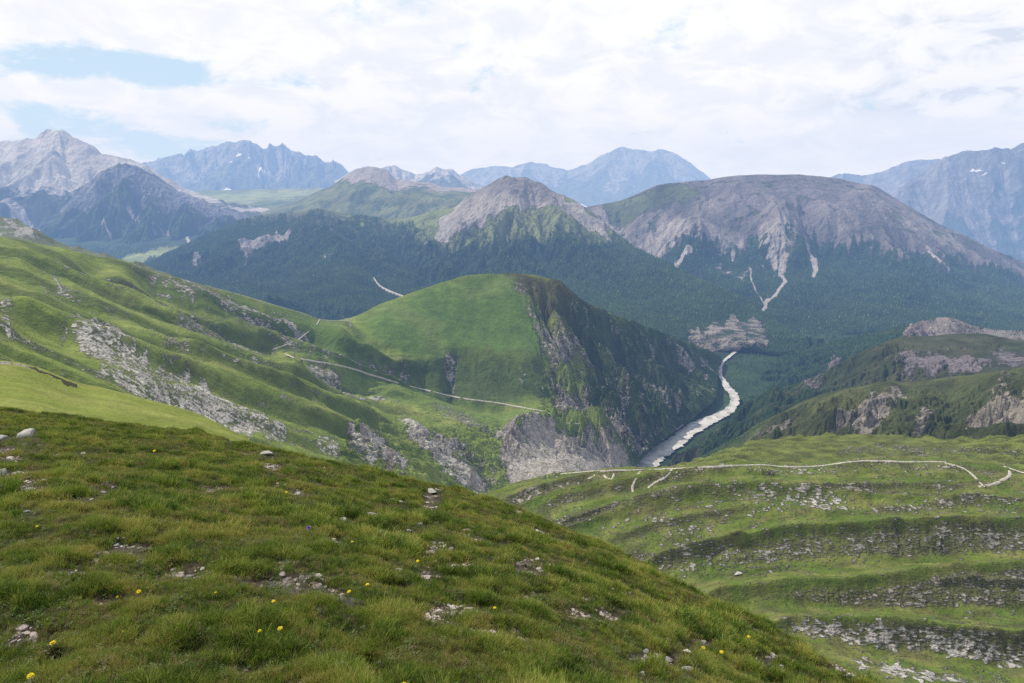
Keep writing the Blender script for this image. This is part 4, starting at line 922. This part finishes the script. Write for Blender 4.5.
def forest(L, n, hmin, hmax, label, name='forest', kinds=None):
    nb = L.nb; P = L.P[nb:]; f = L.forest[nb:]
    a = P[1:, :-1]-P[:-1, :-1]; b = P[:-1, 1:]-P[:-1, :-1]
    ar = np.abs(a[..., 0]*b[..., 1]-a[..., 1]*b[..., 0])
    px = L.px[nb:][:-1, :-1]; py = L.py[nb:][:-1, :-1]
    w = ar*np.clip(f[:-1, :-1], 0, 1)**.8*((px > -40) & (px < 1064))
    w = w.reshape(-1); c = np.cumsum(w); k = np.searchsorted(c, rng.uniform(0, c[-1], n)); k = np.minimum(k, len(w)-1)
    i, j = np.unravel_index(k, ar.shape); u = rng.uniform(0, 1, (n, 1)); v = rng.uniform(0, 1, (n, 1))
    Q = P[i, j]*(1-u)*(1-v)+P[i+1, j]*u*(1-v)+P[i, j+1]*(1-u)*v+P[i+1, j+1]*u*v
    h = rng.uniform(hmin, hmax, n)*(.6+.8*rng.random(n)**1.5)*np.clip(Q[:, 1]/5000, .42, 1); wd = h*rng.uniform(.9, 1.5, n)
    print(label, 'area ha', round(c[-1]/1e4), 'per ha', round(n/(c[-1]/1e4)))
    return instancer(name, Q, np.stack([wd, wd, h], 1), kinds or cons, label)
K = LAYERS
forest(K['broad dark dome mountain with scree gullies above dense conifer forest'], 95000, 12, 20, 'dense conifer forest on the flank of the dome mountain')
forest(K['scree topped pinkish hill whose long forested slope runs down to the valley'], 140000, 11, 18, 'dense conifer forest on the slope below the pinkish scree hill', kinds=cons2)
forest(LV, 80000, 12, 20, 'dark conifer forest covering the deep valley floor')
forest(K['dark wooded ridge with a bare reddish rocky top on the right'], 26000, 9, 16, 'dark conifers on the wooded ridge at the right')
forest(K['olive brown knobbly ridge with grey rock outcrops and scattered dark conifers'], 7000, 7, 13, 'scattered conifers on the knobbly olive ridge')
forest(K['olive grass ridge with eroded rock bands across the gorge on the right'], 1600, 4, 9, 'low pines along the left end of the grassy ridge')
forest(LH, 26000, 6, 14, 'dark pine scrub covering the shaded flank of the green mound')
print('forests', round(time.time()-T0, 1))

# ================================================================== the flower meadow in front
def meadow():
    cr = [(-160, 398, 17), (-80, 403, 17), (0, 409, 17), (60, 415, 17.2), (120, 424, 17.2), (180, 432, 17), (240, 441, 16.5), (300, 454, 16), (360, 468, 15.2), (420, 482, 14.5), (480, 495, 13.5), (540, 516, 12.4), (600, 544, 11.2), (660, 573, 10), (720, 603, 8.8), (780, 634, 7.8), (840, 666, 6.8), (900, 698, 6), (980, 745, 5.2), (1060, 800, 4.6)]
    m1 = [(-200, 440, 11.5), (0, 445, 11.4), (240, 480, 10.5), (480, 535, 8.9), (660, 612, 7), (840, 706, 5.1), (1100, 840, 3.9)]
    m2 = [(-260, 520, 5.6), (0, 520, 5.6), (256, 545, 5.5), (512, 600, 5.1), (700, 675, 4.6), (900, 775, 3.9), (1160, 900, 3.2)]
    m3 = [(-300, 600, 3.75), (0, 600, 3.75), (256, 620, 3.65), (512, 660, 3.6), (760, 740, 3.4), (1200, 960, 2.7)]
    ft = [(-500, 850, 1.75), (0, 850, 1.7), (512, 860, 1.85), (1300, 1100, 1.9)]
    L = base_loft([cr, m1, m2, m3, ft], 700, 520, (26, 16), 26)
    X, Y = L.P[..., 0], L.P[..., 1]
    n = fbm(X/1.3, Y/1.3, 5, 301); L.h = .10*n+.05*fbm(X/.35, Y/.35, 4, 303)+.10*fbm(X/3.5, Y/3.5, 2, 305)
    bare = sstep(.06, .34, fbm(X/1.1, Y/.8, 4, 311)+.25*fbm(X/.25, Y/.25, 3, 312))*.85
    spots = [(35, 488, 26, 9), (105, 490, 28, 8), (70, 500, 30, 4), (130, 548, 40, 13), (195, 572, 36, 10), (215, 487, 22, 6), (300, 492, 20, 6), (370, 512, 16, 7), (430, 500, 14, 10), (428, 548, 18, 9), (530, 568, 26, 9), (490, 558, 14, 6), (612, 610, 22, 9), (655, 655, 36, 10), (700, 640, 22, 8), (765, 655, 16, 8), (770, 680, 18, 7), (105, 600, 26, 8), (75, 575, 18, 7), (455, 560, 20, 6), (360, 655, 20, 8), (60, 655, 18, 6), (560, 672, 18, 7), (400, 580, 16, 5), (270, 466, 16, 8), (330, 540, 14, 5), (5, 455, 16, 8), (540, 590, 20, 5)]
    for k, (x, y, a, b) in enumerate(spots):
        dd = ((L.px-x)/a)**2+((L.py-y)/b)**2+fbm(X/.22, Y/.22, 4, 320+k)*1.6
        bare = np.maximum(bare, sstep(1.3, .3, dd))
    L.bare = bare; L.h -= .05*bare
    apply_h(L)
    veg = mixc((.030, .036, .012), (.048, .050, .018), sstep(-.3, .3, n)); rk = mixc((.060, .048, .036), (.13, .12, .105), sstep(0, .5, fbm(X/.3, Y/.3, 4, 317)))
    return fin(L, 'ground', 'sloping meadow soil with bare gravelly patches under the foreground grass', m_soil, veg, rk, np.clip(bare, 0, 1))
m_soil = terrain_mat('meadow soil', .006, bump=.8, mott=.6)
meadow(); LM = LAYERS['sloping meadow soil with bare gravelly patches under the foreground grass']

def blade_mat(name, cols, tr=.3, patch=True):
    m, N, out = new_mat(name); oi = N.n('ShaderNodeObjectInfo')
    loc = oi.outputs['Location']; r = oi.outputs['Random']
    n1 = N.noise(loc, 1.1, 3, .6); n2 = N.noise(loc, 4.5, 3, .6)
    f = N.m('ADD', N.m('MULTIPLY', N.m('SUBTRACT', n1, .5), 3.0), N.m('ADD', N.m('MULTIPLY', N.m('SUBTRACT', n2, .5), 2.0), r))
    cr = N.n('ShaderNodeValToRGB'); N.l(N.m('MULTIPLY', f, 1.0, clamp=True), cr.inputs[0])
    e = cr.color_ramp.elements
    while len(e) < len(cols): e.new(.5)
    for i, c in enumerate(cols): e[i].position = i/(len(cols)-1); e[i].color = (*c, 1)
    g = N.n('ShaderNodeTexCoord').outputs['Object']; sz = N.n('ShaderNodeSeparateXYZ'); N.l(g, sz.inputs[0])
    tip = N.mix(N.rng(sz.outputs[2], 0, .09, 0, 1, False), cr.outputs[0], N.mix(1.0, cr.outputs[0], (1.5, 1.35, 1.3), 'MULTIPLY'))
    b = N.n('ShaderNodeBsdfPrincipled'); b.inputs['Roughness'].default_value = .6; b.inputs['Specular IOR Level'].default_value = .25; N.l(tip, b.inputs['Base Color'])
    t = N.n('ShaderNodeBsdfTranslucent'); N.l(tip, t.inputs['Color']); mx = N.n('ShaderNodeMixShader'); mx.inputs[0].default_value = tr
    N.l(b.outputs[0], mx.inputs[1]); N.l(t.outputs[0], mx.inputs[2]); N.l(mx.outputs[0], out.inputs['Surface']); return m
m_gr = blade_mat('meadow grass blades', [(.040, .078, .010), (.105, .185, .020), (.17, .24, .032), (.27, .27, .07)])
m_dry = blade_mat('dry grass blades', [(.17, .13, .055), (.30, .25, .12), (.13, .085, .04)])
m_herb = blade_mat('low herb leaves', [(.045, .075, .014), (.07, .115, .02), (.11, .10, .04)], .15)
def tuft(k, nb, rad, h0, h1, w, mat, lean=.6, name='grass_tuft'):
    r = np.random.default_rng(k); V = []; Fc = []
    for _ in range(nb):
        a = r.uniform(0, 6.283); q = rad*math.sqrt(r.random()); bx, by = q*math.cos(a), q*math.sin(a)
        h = r.uniform(h0, h1); la = a+r.uniform(-1, 1); ln = h*r.uniform(.1, lean); tw = r.uniform(0, 3.14); ww = w*r.uniform(.7, 1.3)/2
        dx, dy = math.cos(tw)*ww, math.sin(tw)*ww; b = len(V)
        for t, wf in ((0, 1), (.45, .85), (.8, .5)):
            cx = bx+math.cos(la)*ln*t**1.8; cy = by+math.sin(la)*ln*t**1.8; cz = h*(t-.18*t*t*lean)
            V += [(cx-dx*wf, cy-dy*wf, cz), (cx+dx*wf, cy+dy*wf, cz)]
        V.append((bx+math.cos(la)*ln, by+math.sin(la)*ln, h*(1-.22*lean)))
        Fc += [(b, b+1, b+3, b+2), (b+2, b+3, b+5, b+4), (b+4, b+5, b+6)]
    return mesh_obj(name, V, Fc, mat)
def herb(k, nb, rad, mat):
    r = np.random.default_rng(k); V = []; Fc = []
    for _ in range(nb):
        a = r.uniform(0, 6.283); l = rad*r.uniform(.5, 1); w = l*r.uniform(.2, .35); z = r.uniform(.004, .03); el = r.uniform(.1, .9)
        ca, sa = math.cos(a), math.sin(a); b = len(V); ox, oy = r.uniform(-1, 1, 2)*rad*.8
        for t, wf in ((0.05, .2), (.45, 1), (.8, .7), (1, .05)):
            V += [(ox+ca*l*t-sa*w*wf, oy+sa*l*t+ca*w*wf, z+el*l*t*(1.2-t)), (ox+ca*l*t+sa*w*wf, oy+sa*l*t-ca*w*wf, z+el*l*t*(1.2-t))]
        Fc += [(b, b+1, b+3, b+2), (b+2, b+3, b+5, b+4), (b+4, b+5, b+7, b+6)]
    return mesh_obj('herb_rosette', V, Fc, mat)
def scatter(L, n, weight, dpow):
    """n points on the layer, weight(i,j) density map, thinned with distance^-dpow"""
    P = L.P; a = P[1:, :-1]-P[:-1, :-1]; b = P[:-1, 1:]-P[:-1, :-1]
    ar = np.linalg.norm(np.cross(a, b), axis=-1); Dm = P[:-1, :-1, 1]
    w = ar*weight[:-1, :-1]*np.maximum(Dm, 2)**(-dpow)*((L.px[:-1, :-1] > -60) & (L.px[:-1, :-1] < 1090) & (L.py[:-1, :-1] < 740))
    w[:L.nb-6] = 0
    c = np.cumsum(w.reshape(-1)); k = np.minimum(np.searchsorted(c, rng.uniform(0, c[-1], n)), c.size-1)
    i, j = np.unravel_index(k, ar.shape); u = rng.random((n, 1)); v = rng.random((n, 1))
    return P[i, j]*(1-u)*(1-v)+P[i+1, j]*u*(1-v)+P[i, j+1]*(1-u)*v+P[i+1, j+1]*u*v, i, j
STN = [(27, 434, 25, 11, 'large white slab shaped stone at the top left meadow edge'), (3, 437, 16, 9, 'grey stone cut by the left edge beside the white slab'), (3, 471, 15, 10, 'pale stone at the left edge below the white slab'),
 (22, 487, 9, 5, 'left lump of the white rubble patch near the left edge'), (31, 489, 12, 6, 'biggest lump of the white rubble patch near the left edge'), (41, 491, 8, 5, 'right lump of the white rubble patch near the left edge'), (28, 511, 9, 6, 'pale stone half sunk below the white rubble patch'),
 (93, 487, 5, 4, 'small white stone left of the gravel patch near the top left'), (104, 492, 7, 4, 'white stone inside the gravel patch near the top left'), (113, 487, 5, 3, 'small stone right in the gravel patch near the top left'),
 (117, 544, 11, 7, 'brightest white blocky stone of the bare patch on the left'), (107, 552, 8, 5, 'flat white stone touching the blocky one on the left'), (99, 553, 6, 4, 'leftmost white stone of the bare patch'), (141, 548, 8, 5, 'white stone on the right side of the bare patch'), (131, 553, 7, 4, 'grey white stone between the blocky stone and the right one'), (119, 538, 5, 3, 'little white chip above the blocky white stone'), (125, 537, 5, 3, 'little white chip right above the blocky stone'), (141, 560, 4, 3, 'small white chip at the lower end of the bare patch'),
 (189, 575, 9, 5, 'grey oval stone left of its smaller twin'), (200, 576, 7, 4, 'smaller grey oval stone beside its larger twin'), (177, 487, 5, 3, 'small white stone on brown soil left of centre top'),
 (267, 453, 14, 5, 'flat pale stone on the skyline path of stones'), (271, 466, 8, 5, 'rounded grey stone below the flat skyline stone'), (298, 492, 8, 7, 'bright white upright stone in the upper middle meadow'), (344, 520, 13, 4, 'long flat grey stone beside the purple flower'), (333, 539, 4, 4, 'tiny white stone below the purple flower'), (402, 501, 6, 6, 'single white stone in grass below the skyline'), (373, 513, 7, 4, 'grey stone pair member left of the single white stone'), (431, 491, 13, 7, 'large pale stone near the skyline right of the middle'), (433, 507, 6, 5, 'white stone below the large pale skyline stone'), (421, 523, 9, 4, 'flat stone in the bare patch under the skyline stones'), (409, 529, 5, 4, 'small white stone left of the flat bare patch stone'), (452, 548, 6, 4, 'pinkish pale stone in the small bare patch'),
 (519, 562, 8, 5, 'pale stone at the left end of the gravel streak'), (540, 570, 7, 4, 'stone at the right end of the gravel streak'), (611, 588, 6, 5, 'white stone high on the right part of the meadow'), (629, 592, 6, 5, 'white stone just right of another on the right slope'), (716, 637, 7, 6, 'white stone above the yellow flowers on the right'), (703, 640, 7, 5, 'grey white stone left of the yellow flower on the right'), (688, 651, 9, 6, 'rounded white stone above the largest right stone'), (690, 667, 18, 9, 'largest tilted white stone at lower right of the meadow'), (642, 672, 11, 8, 'rough white stone at the bottom right of centre'), (632, 658, 6, 5, 'small white stone in dark soil right of centre'), (668, 657, 11, 7, 'broad grey stone touching the tilted white stone'), (645, 650, 9, 5, 'flat grey stone in the gravel of the lower right'), (757, 649, 6, 4, 'upper stone of the gravel streak by the right skyline'), (768, 656, 7, 5, 'middle stone of the gravel streak by the right skyline'), (780, 665, 7, 4, 'lower stone of the gravel streak by the right skyline')]
X, Y = LM.P[..., 0], LM.P[..., 1]
clump = sstep(-.25, .35, fbm(X/.32, Y/.32, 3, 401)+.4*fbm(X/1.5, Y/1.5, 2, 402))
near_stone = np.zeros_like(clump)
for px, py, wp, hp, lb in STN: near_stone = np.maximum(near_stone, sstep(2.2, .9, ((LM.px-px)/(wp*.75))**2+((LM.py-py-hp*.7)/(hp*.9))**2))
dens = (.22+.78*clump)*(1-.93*LM.bare)*(1-.92*near_stone)
tz = fbm(X/.9, Y/.9, 3, 403)
# fine tufts close to the lens, slightly coarser ones beyond
near_t = [tuft(k, 16, .035, .035, .085, .0034, m_gr) for k in range(5)]+[tuft(10+k, 18, .03, .06, .13, .0036, m_gr, .8) for k in range(3)]+[tuft(20+k, 12, .03, .04, .10, .003, m_dry, .9) for k in range(2)]
far_t = [tuft(30+k, 14, .055, .04, .10, .0062, m_gr) for k in range(5)]+[tuft(40+k, 16, .05, .07, .15, .0065, m_gr, .8) for k in range(3)]+[tuft(50+k, 10, .05, .05, .11, .0055, m_dry, .9) for k in range(2)]
Q, i, j = scatter(LM, 230000, dens, 1.15)
tall = np.clip(tz[i, j]*1.9+.45, 0, 1)*clump[i, j]
sc = (.45+.50*tall)*rng.uniform(.75, 1.3, len(Q))
isdry = rng.random(len(Q)) < .18+.34*sstep(.1, .5, -tz[i, j])
pick = np.where(isdry, rng.integers(8, 10, len(Q)), np.where(rng.random(len(Q)) < tall*.45, rng.integers(5, 8, len(Q)), rng.integers(0, 5, len(Q))))
tl = rng.normal(0, .16, (len(Q), 2))
nr = Q[:, 1] < 6.0
def sc3(a): return np.stack([a, a, a], 1)
instancer('grass', Q[nr], sc3(sc[nr]), near_t, 'fine alpine grass of the near meadow', tilt=tl[nr], idx=pick[nr])
instancer('grass', Q[~nr], sc3(sc[~nr]), far_t, 'alpine grass on the farther half of the meadow slope', tilt=tl[~nr], idx=pick[~nr])
Q, i, j = scatter(LM, 16000, (1-.7*LM.bare), 1.2)
herbs = [herb(60+k, 14, .022, m_herb) for k in range(4)]
instancer('ground_cover', Q, sc3(rng.uniform(.4, .9, len(Q))), herbs, 'small dark herb rosettes between the grass tufts', tilt=rng.normal(0, .15, (len(Q), 2)))

# ---- gravel, stones
def stone_shape(k, sub=3, flat=.55, stretch=1.3):
    import bmesh
    r = np.random.default_rng(k); bm = bmesh.new(); bmesh.ops.create_icosphere(bm, subdivisions=sub, radius=1.0)
    V = np.array([v.co[:] for v in bm.verts])
    for _ in range(9 if sub > 1 else 4):
        nrm = r.normal(0, 1, 3); nrm /= np.linalg.norm(nrm); d = r.uniform(.38, .74); q = V@nrm
        V = V-np.outer(np.maximum(q-d, 0), nrm)
    V = V+.03*np.stack([fbm(V[:, 0]*2+V[:, 2]*1.7+k, V[:, 1]*2+i, 3, k+i) for i in range(3)], 1)*2
    V *= np.array([stretch, 1.0, flat])
    for v, c in zip(bm.verts, V): v.co = c
    me = bpy.data.meshes.new('stone'); bm.to_mesh(me); bm.free(); return me
m_stone = plain_mat('weathered limestone', (.42, .41, .385), .03, .35)
m_grav = blade_mat('gravel chips', [(.08, .075, .065), (.17, .16, .145), (.34, .33, .31)], 0.0)
gp = []
for k in range(5):
    me = stone_shape(500+k, 1, .6); me.materials.append(m_grav); gp.append(bpy.data.objects.new('pebble', me))
Q, i, j = scatter(LM, 11000, sstep(.35, .9, LM.bare)*sstep(-.1, .3, fbm(X/.4, Y/.4, 3, 411)), .6)
s = rng.gamma(1.6, .0055, len(Q))+.003
instancer('gravel', Q, np.stack([s*rng.uniform(.8, 1.5, len(s)), s, s*.8], 1), gp, 'loose gravel in the bare patches of the meadow')

for k, (px, py, wp, hp, lb) in enumerate(STN):
    c, nn, _ = locate(LM, [(px, py+hp*.3), (px+.01, py+hp*.3)], 99)
    c = c[0]; D = c[1]; r = wp/F*D/2*1.0
    me = stone_shape(600+k, 3, .55 if hp/wp < .65 else .8, 1.25); me.materials.append(m_stone)
    o = bpy.data.objects.new('stone', me); COL.objects.link(o); o['label'] = lb; o['category'] = 'stone'; o['group'] = 'limestones scattered in the meadow'
    o.location = c+np.array([0, -.01, r*.30]); o.scale = (r/1.2, r/1.2, r/1.2); o.rotation_euler = (rng.normal(0, .12), rng.normal(0, .12), rng.uniform(-.5, .5))
c, _, _ = locate(LF, [(738, 575), (738.01, 575)], 99)
me = stone_shape(700, 3, .8, 1.1); me.materials.append(m_stone); o = bpy.data.objects.new('boulder', me); COL.objects.link(o)
o['label'] = 'lone white boulder on the green terrace below the largest rib'; o['category'] = 'boulder'; o.location = c[0]+np.array([0, 0, .7]); o.scale = (2.1, 1.8, 1.6)

# ---- flowers
m_stem = plain_mat('flower stem green', (.06, .11, .025), .02, .2); m_yel = plain_mat('yellow petals', (.80, .62, .03), .01, .12); m_yc = plain_mat('orange flower centre', (.62, .36, .02), .004, .2)
m_pur = plain_mat('purple petals', (.22, .10, .42), .01, .2); m_whi = plain_mat('white petals', (.62, .64, .66), .01, .15)
def flower_parts(petal, centre, k, rows=2, n=13):
    r = np.random.default_rng(k); V = []; Fc = []
    # stem
    sv = []; sf = []
    for a in range(9):
        t = a/8; cx = .12*t*t
        for q in range(5): sv.append((cx+.03*math.cos(q*1.2566), .03*math.sin(q*1.2566), -2.6*(1-t)))
    for a in range(8):
        for q in range(5): sf.append((a*5+q, a*5+(q+1) % 5, a*5+5+(q+1) % 5, a*5+5+q))
    st = mesh_obj('stem', sv, sf, m_stem, True)
    for row in range(rows):
        for p in range(n):
            a = p/n*6.283+row*.24+r.uniform(-.06, .06); l = (.62-.18*row)*r.uniform(.85, 1.08); w = .10; b = len(V); ca, sa = math.cos(a), math.sin(a)
            for t, wf in ((.1, .5), (.6, 1), (1, .6)):
                z = .10+.22*row*t+.10*t*(1-t)-.05*t; V += [(.12+ca*l*t-sa*w*wf, sa*l*t+ca*w*wf, z), (.12+ca*l*t+sa*w*wf, sa*l*t-ca*w*wf, z)]
            Fc += [(b, b+1, b+3, b+2), (b+2, b+3, b+5, b+4)]
    pt = mesh_obj('petals', V, Fc, petal)
    cv = [(.12, 0, .30)]; cf = []
    for ring, (rr, zz) in enumerate(((.11, .28), (.19, .18), (.17, .02), (.05, -.08))):
        for q in range(8): cv.append((.12+rr*math.cos(q*.7854), rr*math.sin(q*.7854), zz))
    for q in range(8):
        cf.append((0, 1+q, 1+(q+1) % 8))
        for ring in range(3): cf.append((1+ring*8+q, 1+(ring+1)*8+q, 1+(ring+1)*8+(q+1) % 8, 1+ring*8+(q+1) % 8))
    ce = mesh_obj('flower_centre', cv, cf, centre, True)
    return st, pt, ce
PR = {'y': flower_parts(m_yel, m_yc, 1), 'p': flower_parts(m_pur, m_pur, 2, 3, 9), 'w': flower_parts(m_whi, m_whi, 3, 3, 8)}
FL = [(56, 641, 10, 'y', 'second largest yellow flower near the lower left corner'), (34, 671, 11, 'y', 'largest yellow flower at the bottom left corner'), (141, 587, 7, 'y', 'yellow flower below the white stones on the left'), (124, 628, 6, 'y', 'yellow flower in dark grass right of the corner flowers'), (114, 579, 4, 'y', 'tiny yellow flower left of the one under the white stones'), (121, 594, 4, 'y', 'tiny yellow bud below two other yellow flowers on the left'), (37, 526, 4, 'y', 'small yellow flower below the rubble patch by the left edge'), (216, 591, 4, 'y', 'small orange yellow flower in brown soil left of centre'),
      (274, 598, 6, 'y', 'yellow flower right of the dark soil left of centre'), (263, 628, 7, 'y', 'left flower of the yellow pair below centre left'), (282, 624, 8, 'y', 'right and brighter flower of the yellow pair below centre left'), (352, 588, 6, 'y', 'left flower of the yellow pair in the middle of the meadow'), (368, 584, 6, 'y', 'right flower of the yellow pair in the middle of the meadow'), (417, 559, 5, 'y', 'small yellow flower above the middle pair'), (406, 678, 10, 'y', 'large yellow flower at the bottom edge near centre'), (494, 606, 5, 'y', 'yellow flower alone right of the middle'), (352, 541, 4, 'y', 'tiny yellow flower in brown grass above the middle pair'),
      (700, 643, 6, 'y', 'yellow flower beside the grey white stone on the right'), (722, 649, 6, 'y', 'yellow flower right of the white stone on the right'), (748, 634, 5, 'y', 'upper yellow flower near the right skyline'), (752, 639, 5, 'y', 'lower yellow flower near the right skyline'), (157, 449, 4, 'y', 'tiny yellow flower high up near the left skyline'), (286, 491, 4, 'y', 'tiny yellow flower left of the bright upright stone'),
      (314, 526, 8, 'p', 'purple flower alone in the upper middle of the meadow'), (343, 659, 10, 'w', 'pale white flower head near the bottom centre')]
GN_ = {'y': 'yellow_flower', 'p': 'purple_flower', 'w': 'white_flower'}
for k, (px, py, wp, t, lb) in enumerate(FL):
    g, _, _ = locate(LM, [(px, py), (px+.01, py)], 99); D = g[0][1]; s = wp/F*D/1.7
    g, _, _ = locate(LM, [(px, py+2.4*s/D*F), (px+.01, py+2.4*s/D*F)], 99)
    e = bpy.data.objects.new(GN_[t], None); COL.objects.link(e); e.empty_display_size = .02
    e.location = g[0]; e['label'] = lb; e['category'] = 'flower'; e.scale = (s, s, s)
    e.rotation_euler = (rng.normal(0.25, .15), rng.normal(0, .15), rng.uniform(-.6, .6))
    if t == 'y': e['group'] = 'yellow flowers in the meadow grass'
    for o in PR[t]:
        c = o.copy(); COL.objects.link(c); c.parent = e; c.location = (0, 0, 2.4)
print('meadow', round(time.time()-T0, 1))

# ------------------------------------------------------------------ haze: glowing blue air that thickens with distance
def haze():
    m, N, out = new_mat('valley haze')
    ab = N.n('ShaderNodeVolumeAbsorption'); em = N.n('ShaderNodeEmission'); ad = N.n('ShaderNodeAddShader')
    beta = np.array([2.4e-5, 3.35e-5, 5.2e-5]); J = np.array([.62, .765, .97])
    mx = beta.max()*1.25
    ab.inputs['Color'].default_value = (*(1-beta/mx), 1); ab.inputs['Density'].default_value = mx
    e = beta*J; em.inputs['Color'].default_value = (*(e/e.max()), 1); em.inputs['Strength'].default_value = float(e.max())
    N.l(ab.outputs[0], ad.inputs[0]); N.l(em.outputs[0], ad.inputs[1]); N.l(ad.outputs[0], out.inputs['Volume'])
    x0, x1, y0, y1, z0, z1 = -45000, 45000, -3000, 33000, -6000, 2200
    V = [(x, y, z) for z in (z0, z1) for y in (y0, y1) for x in (x0, x1)]
    Fc = [(0, 2, 3, 1), (4, 5, 7, 6), (0, 1, 5, 4), (2, 6, 7, 3), (0, 4, 6, 2), (1, 3, 7, 5)]
    o = mesh_obj('haze', V, Fc, m); COL.objects.link(o)
    o['label'] = 'thin blue haze filling the air between the mountains'; o['category'] = 'haze'; o['kind'] = 'stuff'
haze()

# ------------------------------------------------------------------ sky and sun
SUN = np.array([-.56, .30, .76]); SUN /= np.linalg.norm(SUN)
elev = math.asin(SUN[2]); az = math.atan2(SUN[0], SUN[1])
w = bpy.data.worlds.new("World"); SC.world = w; w.use_nodes = True; w.node_tree.nodes.clear(); N = NT(w.node_tree)
out = N.n('ShaderNodeOutputWorld'); bg = N.n('ShaderNodeBackground'); bg.inputs['Strength'].default_value = 1.0
sky = N.n('ShaderNodeTexSky', sky_type='NISHITA', sun_disc=False, sun_elevation=elev, sun_rotation=az)
sky.altitude = 2000
d = N.n('ShaderNodeTexCoord').outputs['Generated']
sx = N.n('ShaderNodeSeparateXYZ'); N.l(d, sx.inputs[0])
zc = N.m('ADD', N.m('MAXIMUM', sx.outputs[2], 0.0), .34)
cx = N.n('ShaderNodeCombineXYZ'); N.l(N.m('DIVIDE', sx.outputs[0], zc), cx.inputs[0]); N.l(N.m('DIVIDE', sx.outputs[1], zc), cx.inputs[1]); P2 = cx.outputs[0]
nb = N.noise(P2, 4.2, 10, .62, .3); ns = N.noise(P2, 6.0, 10, .6, .5); nl = N.noise(P2, 2.2, 6, .55, .3)
def blob(px, py, rx, ry):
    v = world_at(px, py, 1.0); v = v/np.linalg.norm(v)
    azc = math.atan2(v[0], v[1]); elc = math.asin(v[2])
    aa = N.m('ARCTAN2', sx.outputs[0], sx.outputs[1]); ee = N.m('ARCSINE', sx.outputs[2])
    a = N.m('DIVIDE', N.m('SUBTRACT', aa, azc), rx/F*.75); b = N.m('DIVIDE', N.m('SUBTRACT', ee, elc), ry/F*.9)
    r = N.m('ADD', N.m('MULTIPLY', a, a), N.m('MULTIPLY', b, b))
    return N.m('EXPONENT', N.m('MULTIPLY', r, -1.0))
gap = N.m('ADD', N.m('ADD', N.m('MULTIPLY', blob(60, 60, 180, 18), .47), N.m('MULTIPLY', blob(180, 78, 60, 12), .30)), N.m('ADD', N.m('MULTIPLY', blob(80, 128, 90, 26), .36), N.m('ADD', N.m('MULTIPLY', blob(180, 150, 90, 14), .34), N.m('MULTIPLY', blob(430, 4, 60, 12), .30))))
cov = N.m('ADD', N.m('MULTIPLY', N.m('SUBTRACT', nb, .5), 1.9), .30)
cov = N.m('SUBTRACT', cov, gap)
fac = N.rng(cov, -.20, .12, 0.0, 1)
sh = N.rng(N.m('ADD', N.m('MULTIPLY', ns, .6), N.m('MULTIPLY', nl, .4)), .40, .60, 0, 1)
gry = N.m('ADD', N.m('MULTIPLY', blob(985, 38, 100, 42), 1.5), N.m('ADD', N.m('MULTIPLY', blob(950, 94, 120, 14), 1.3), N.m('ADD', N.m('MULTIPLY', blob(360, 95, 150, 28), .35), N.m('MULTIPLY', blob(600, 40, 300, 40), .25))))
bri = N.m('SUBTRACT', 1.0, N.m('ADD', N.m('MULTIPLY', sh, .34), N.m('MULTIPLY', gry, N.rng(sh, 0, 1, .12, .55))))
cl = N.mix(N.rng(bri, .2, 1.0, 0, 1, False), (.76, .80, .86), (1.16, 1.16, 1.15))
skc = N.n('ShaderNodeVectorMath', operation='SCALE'); skc.inputs['Scale'].default_value = .105; N.l(sky.outputs[0], skc.inputs[0])
blue = N.mix(.8, skc.outputs[0], (.66, .85, .97))
col = N.mix(fac, blue, cl)
# sky overhead, out of view, dimmed to weaken the ambient light
col = N.mix(N.rng(sx.outputs[2], .30, .75, 0, 1), col, N.mix(1.0, col, (.46, .49, .54), 'MULTIPLY'))
N.l(col, bg.inputs['Color']); N.l(bg.outputs[0], out.inputs['Surface'])
sl = bpy.data.lights.new('sun', 'SUN'); sl.energy = 4.7; sl.angle = math.radians(.53); sl.color = (1, .955, .89)
so = bpy.data.objects.new('sun', sl); COL.objects.link(so)
from mathutils import Vector
so.rotation_euler = Vector(SUN).to_track_quat('Z', 'Y').to_euler(); so.location = (0, 0, 500)
SC.view_settings.view_transform = 'Standard'; SC.view_settings.look = 'None'; SC.view_settings.exposure = 0; SC.view_settings.gamma = 1
SC.cycles.max_bounces = 5; SC.cycles.diffuse_bounces = 2; SC.cycles.transparent_max_bounces = 8; SC.cycles.volume_bounces = 0
SC.cycles.use_denoising = False
print('total', round(time.time()-T0, 1))
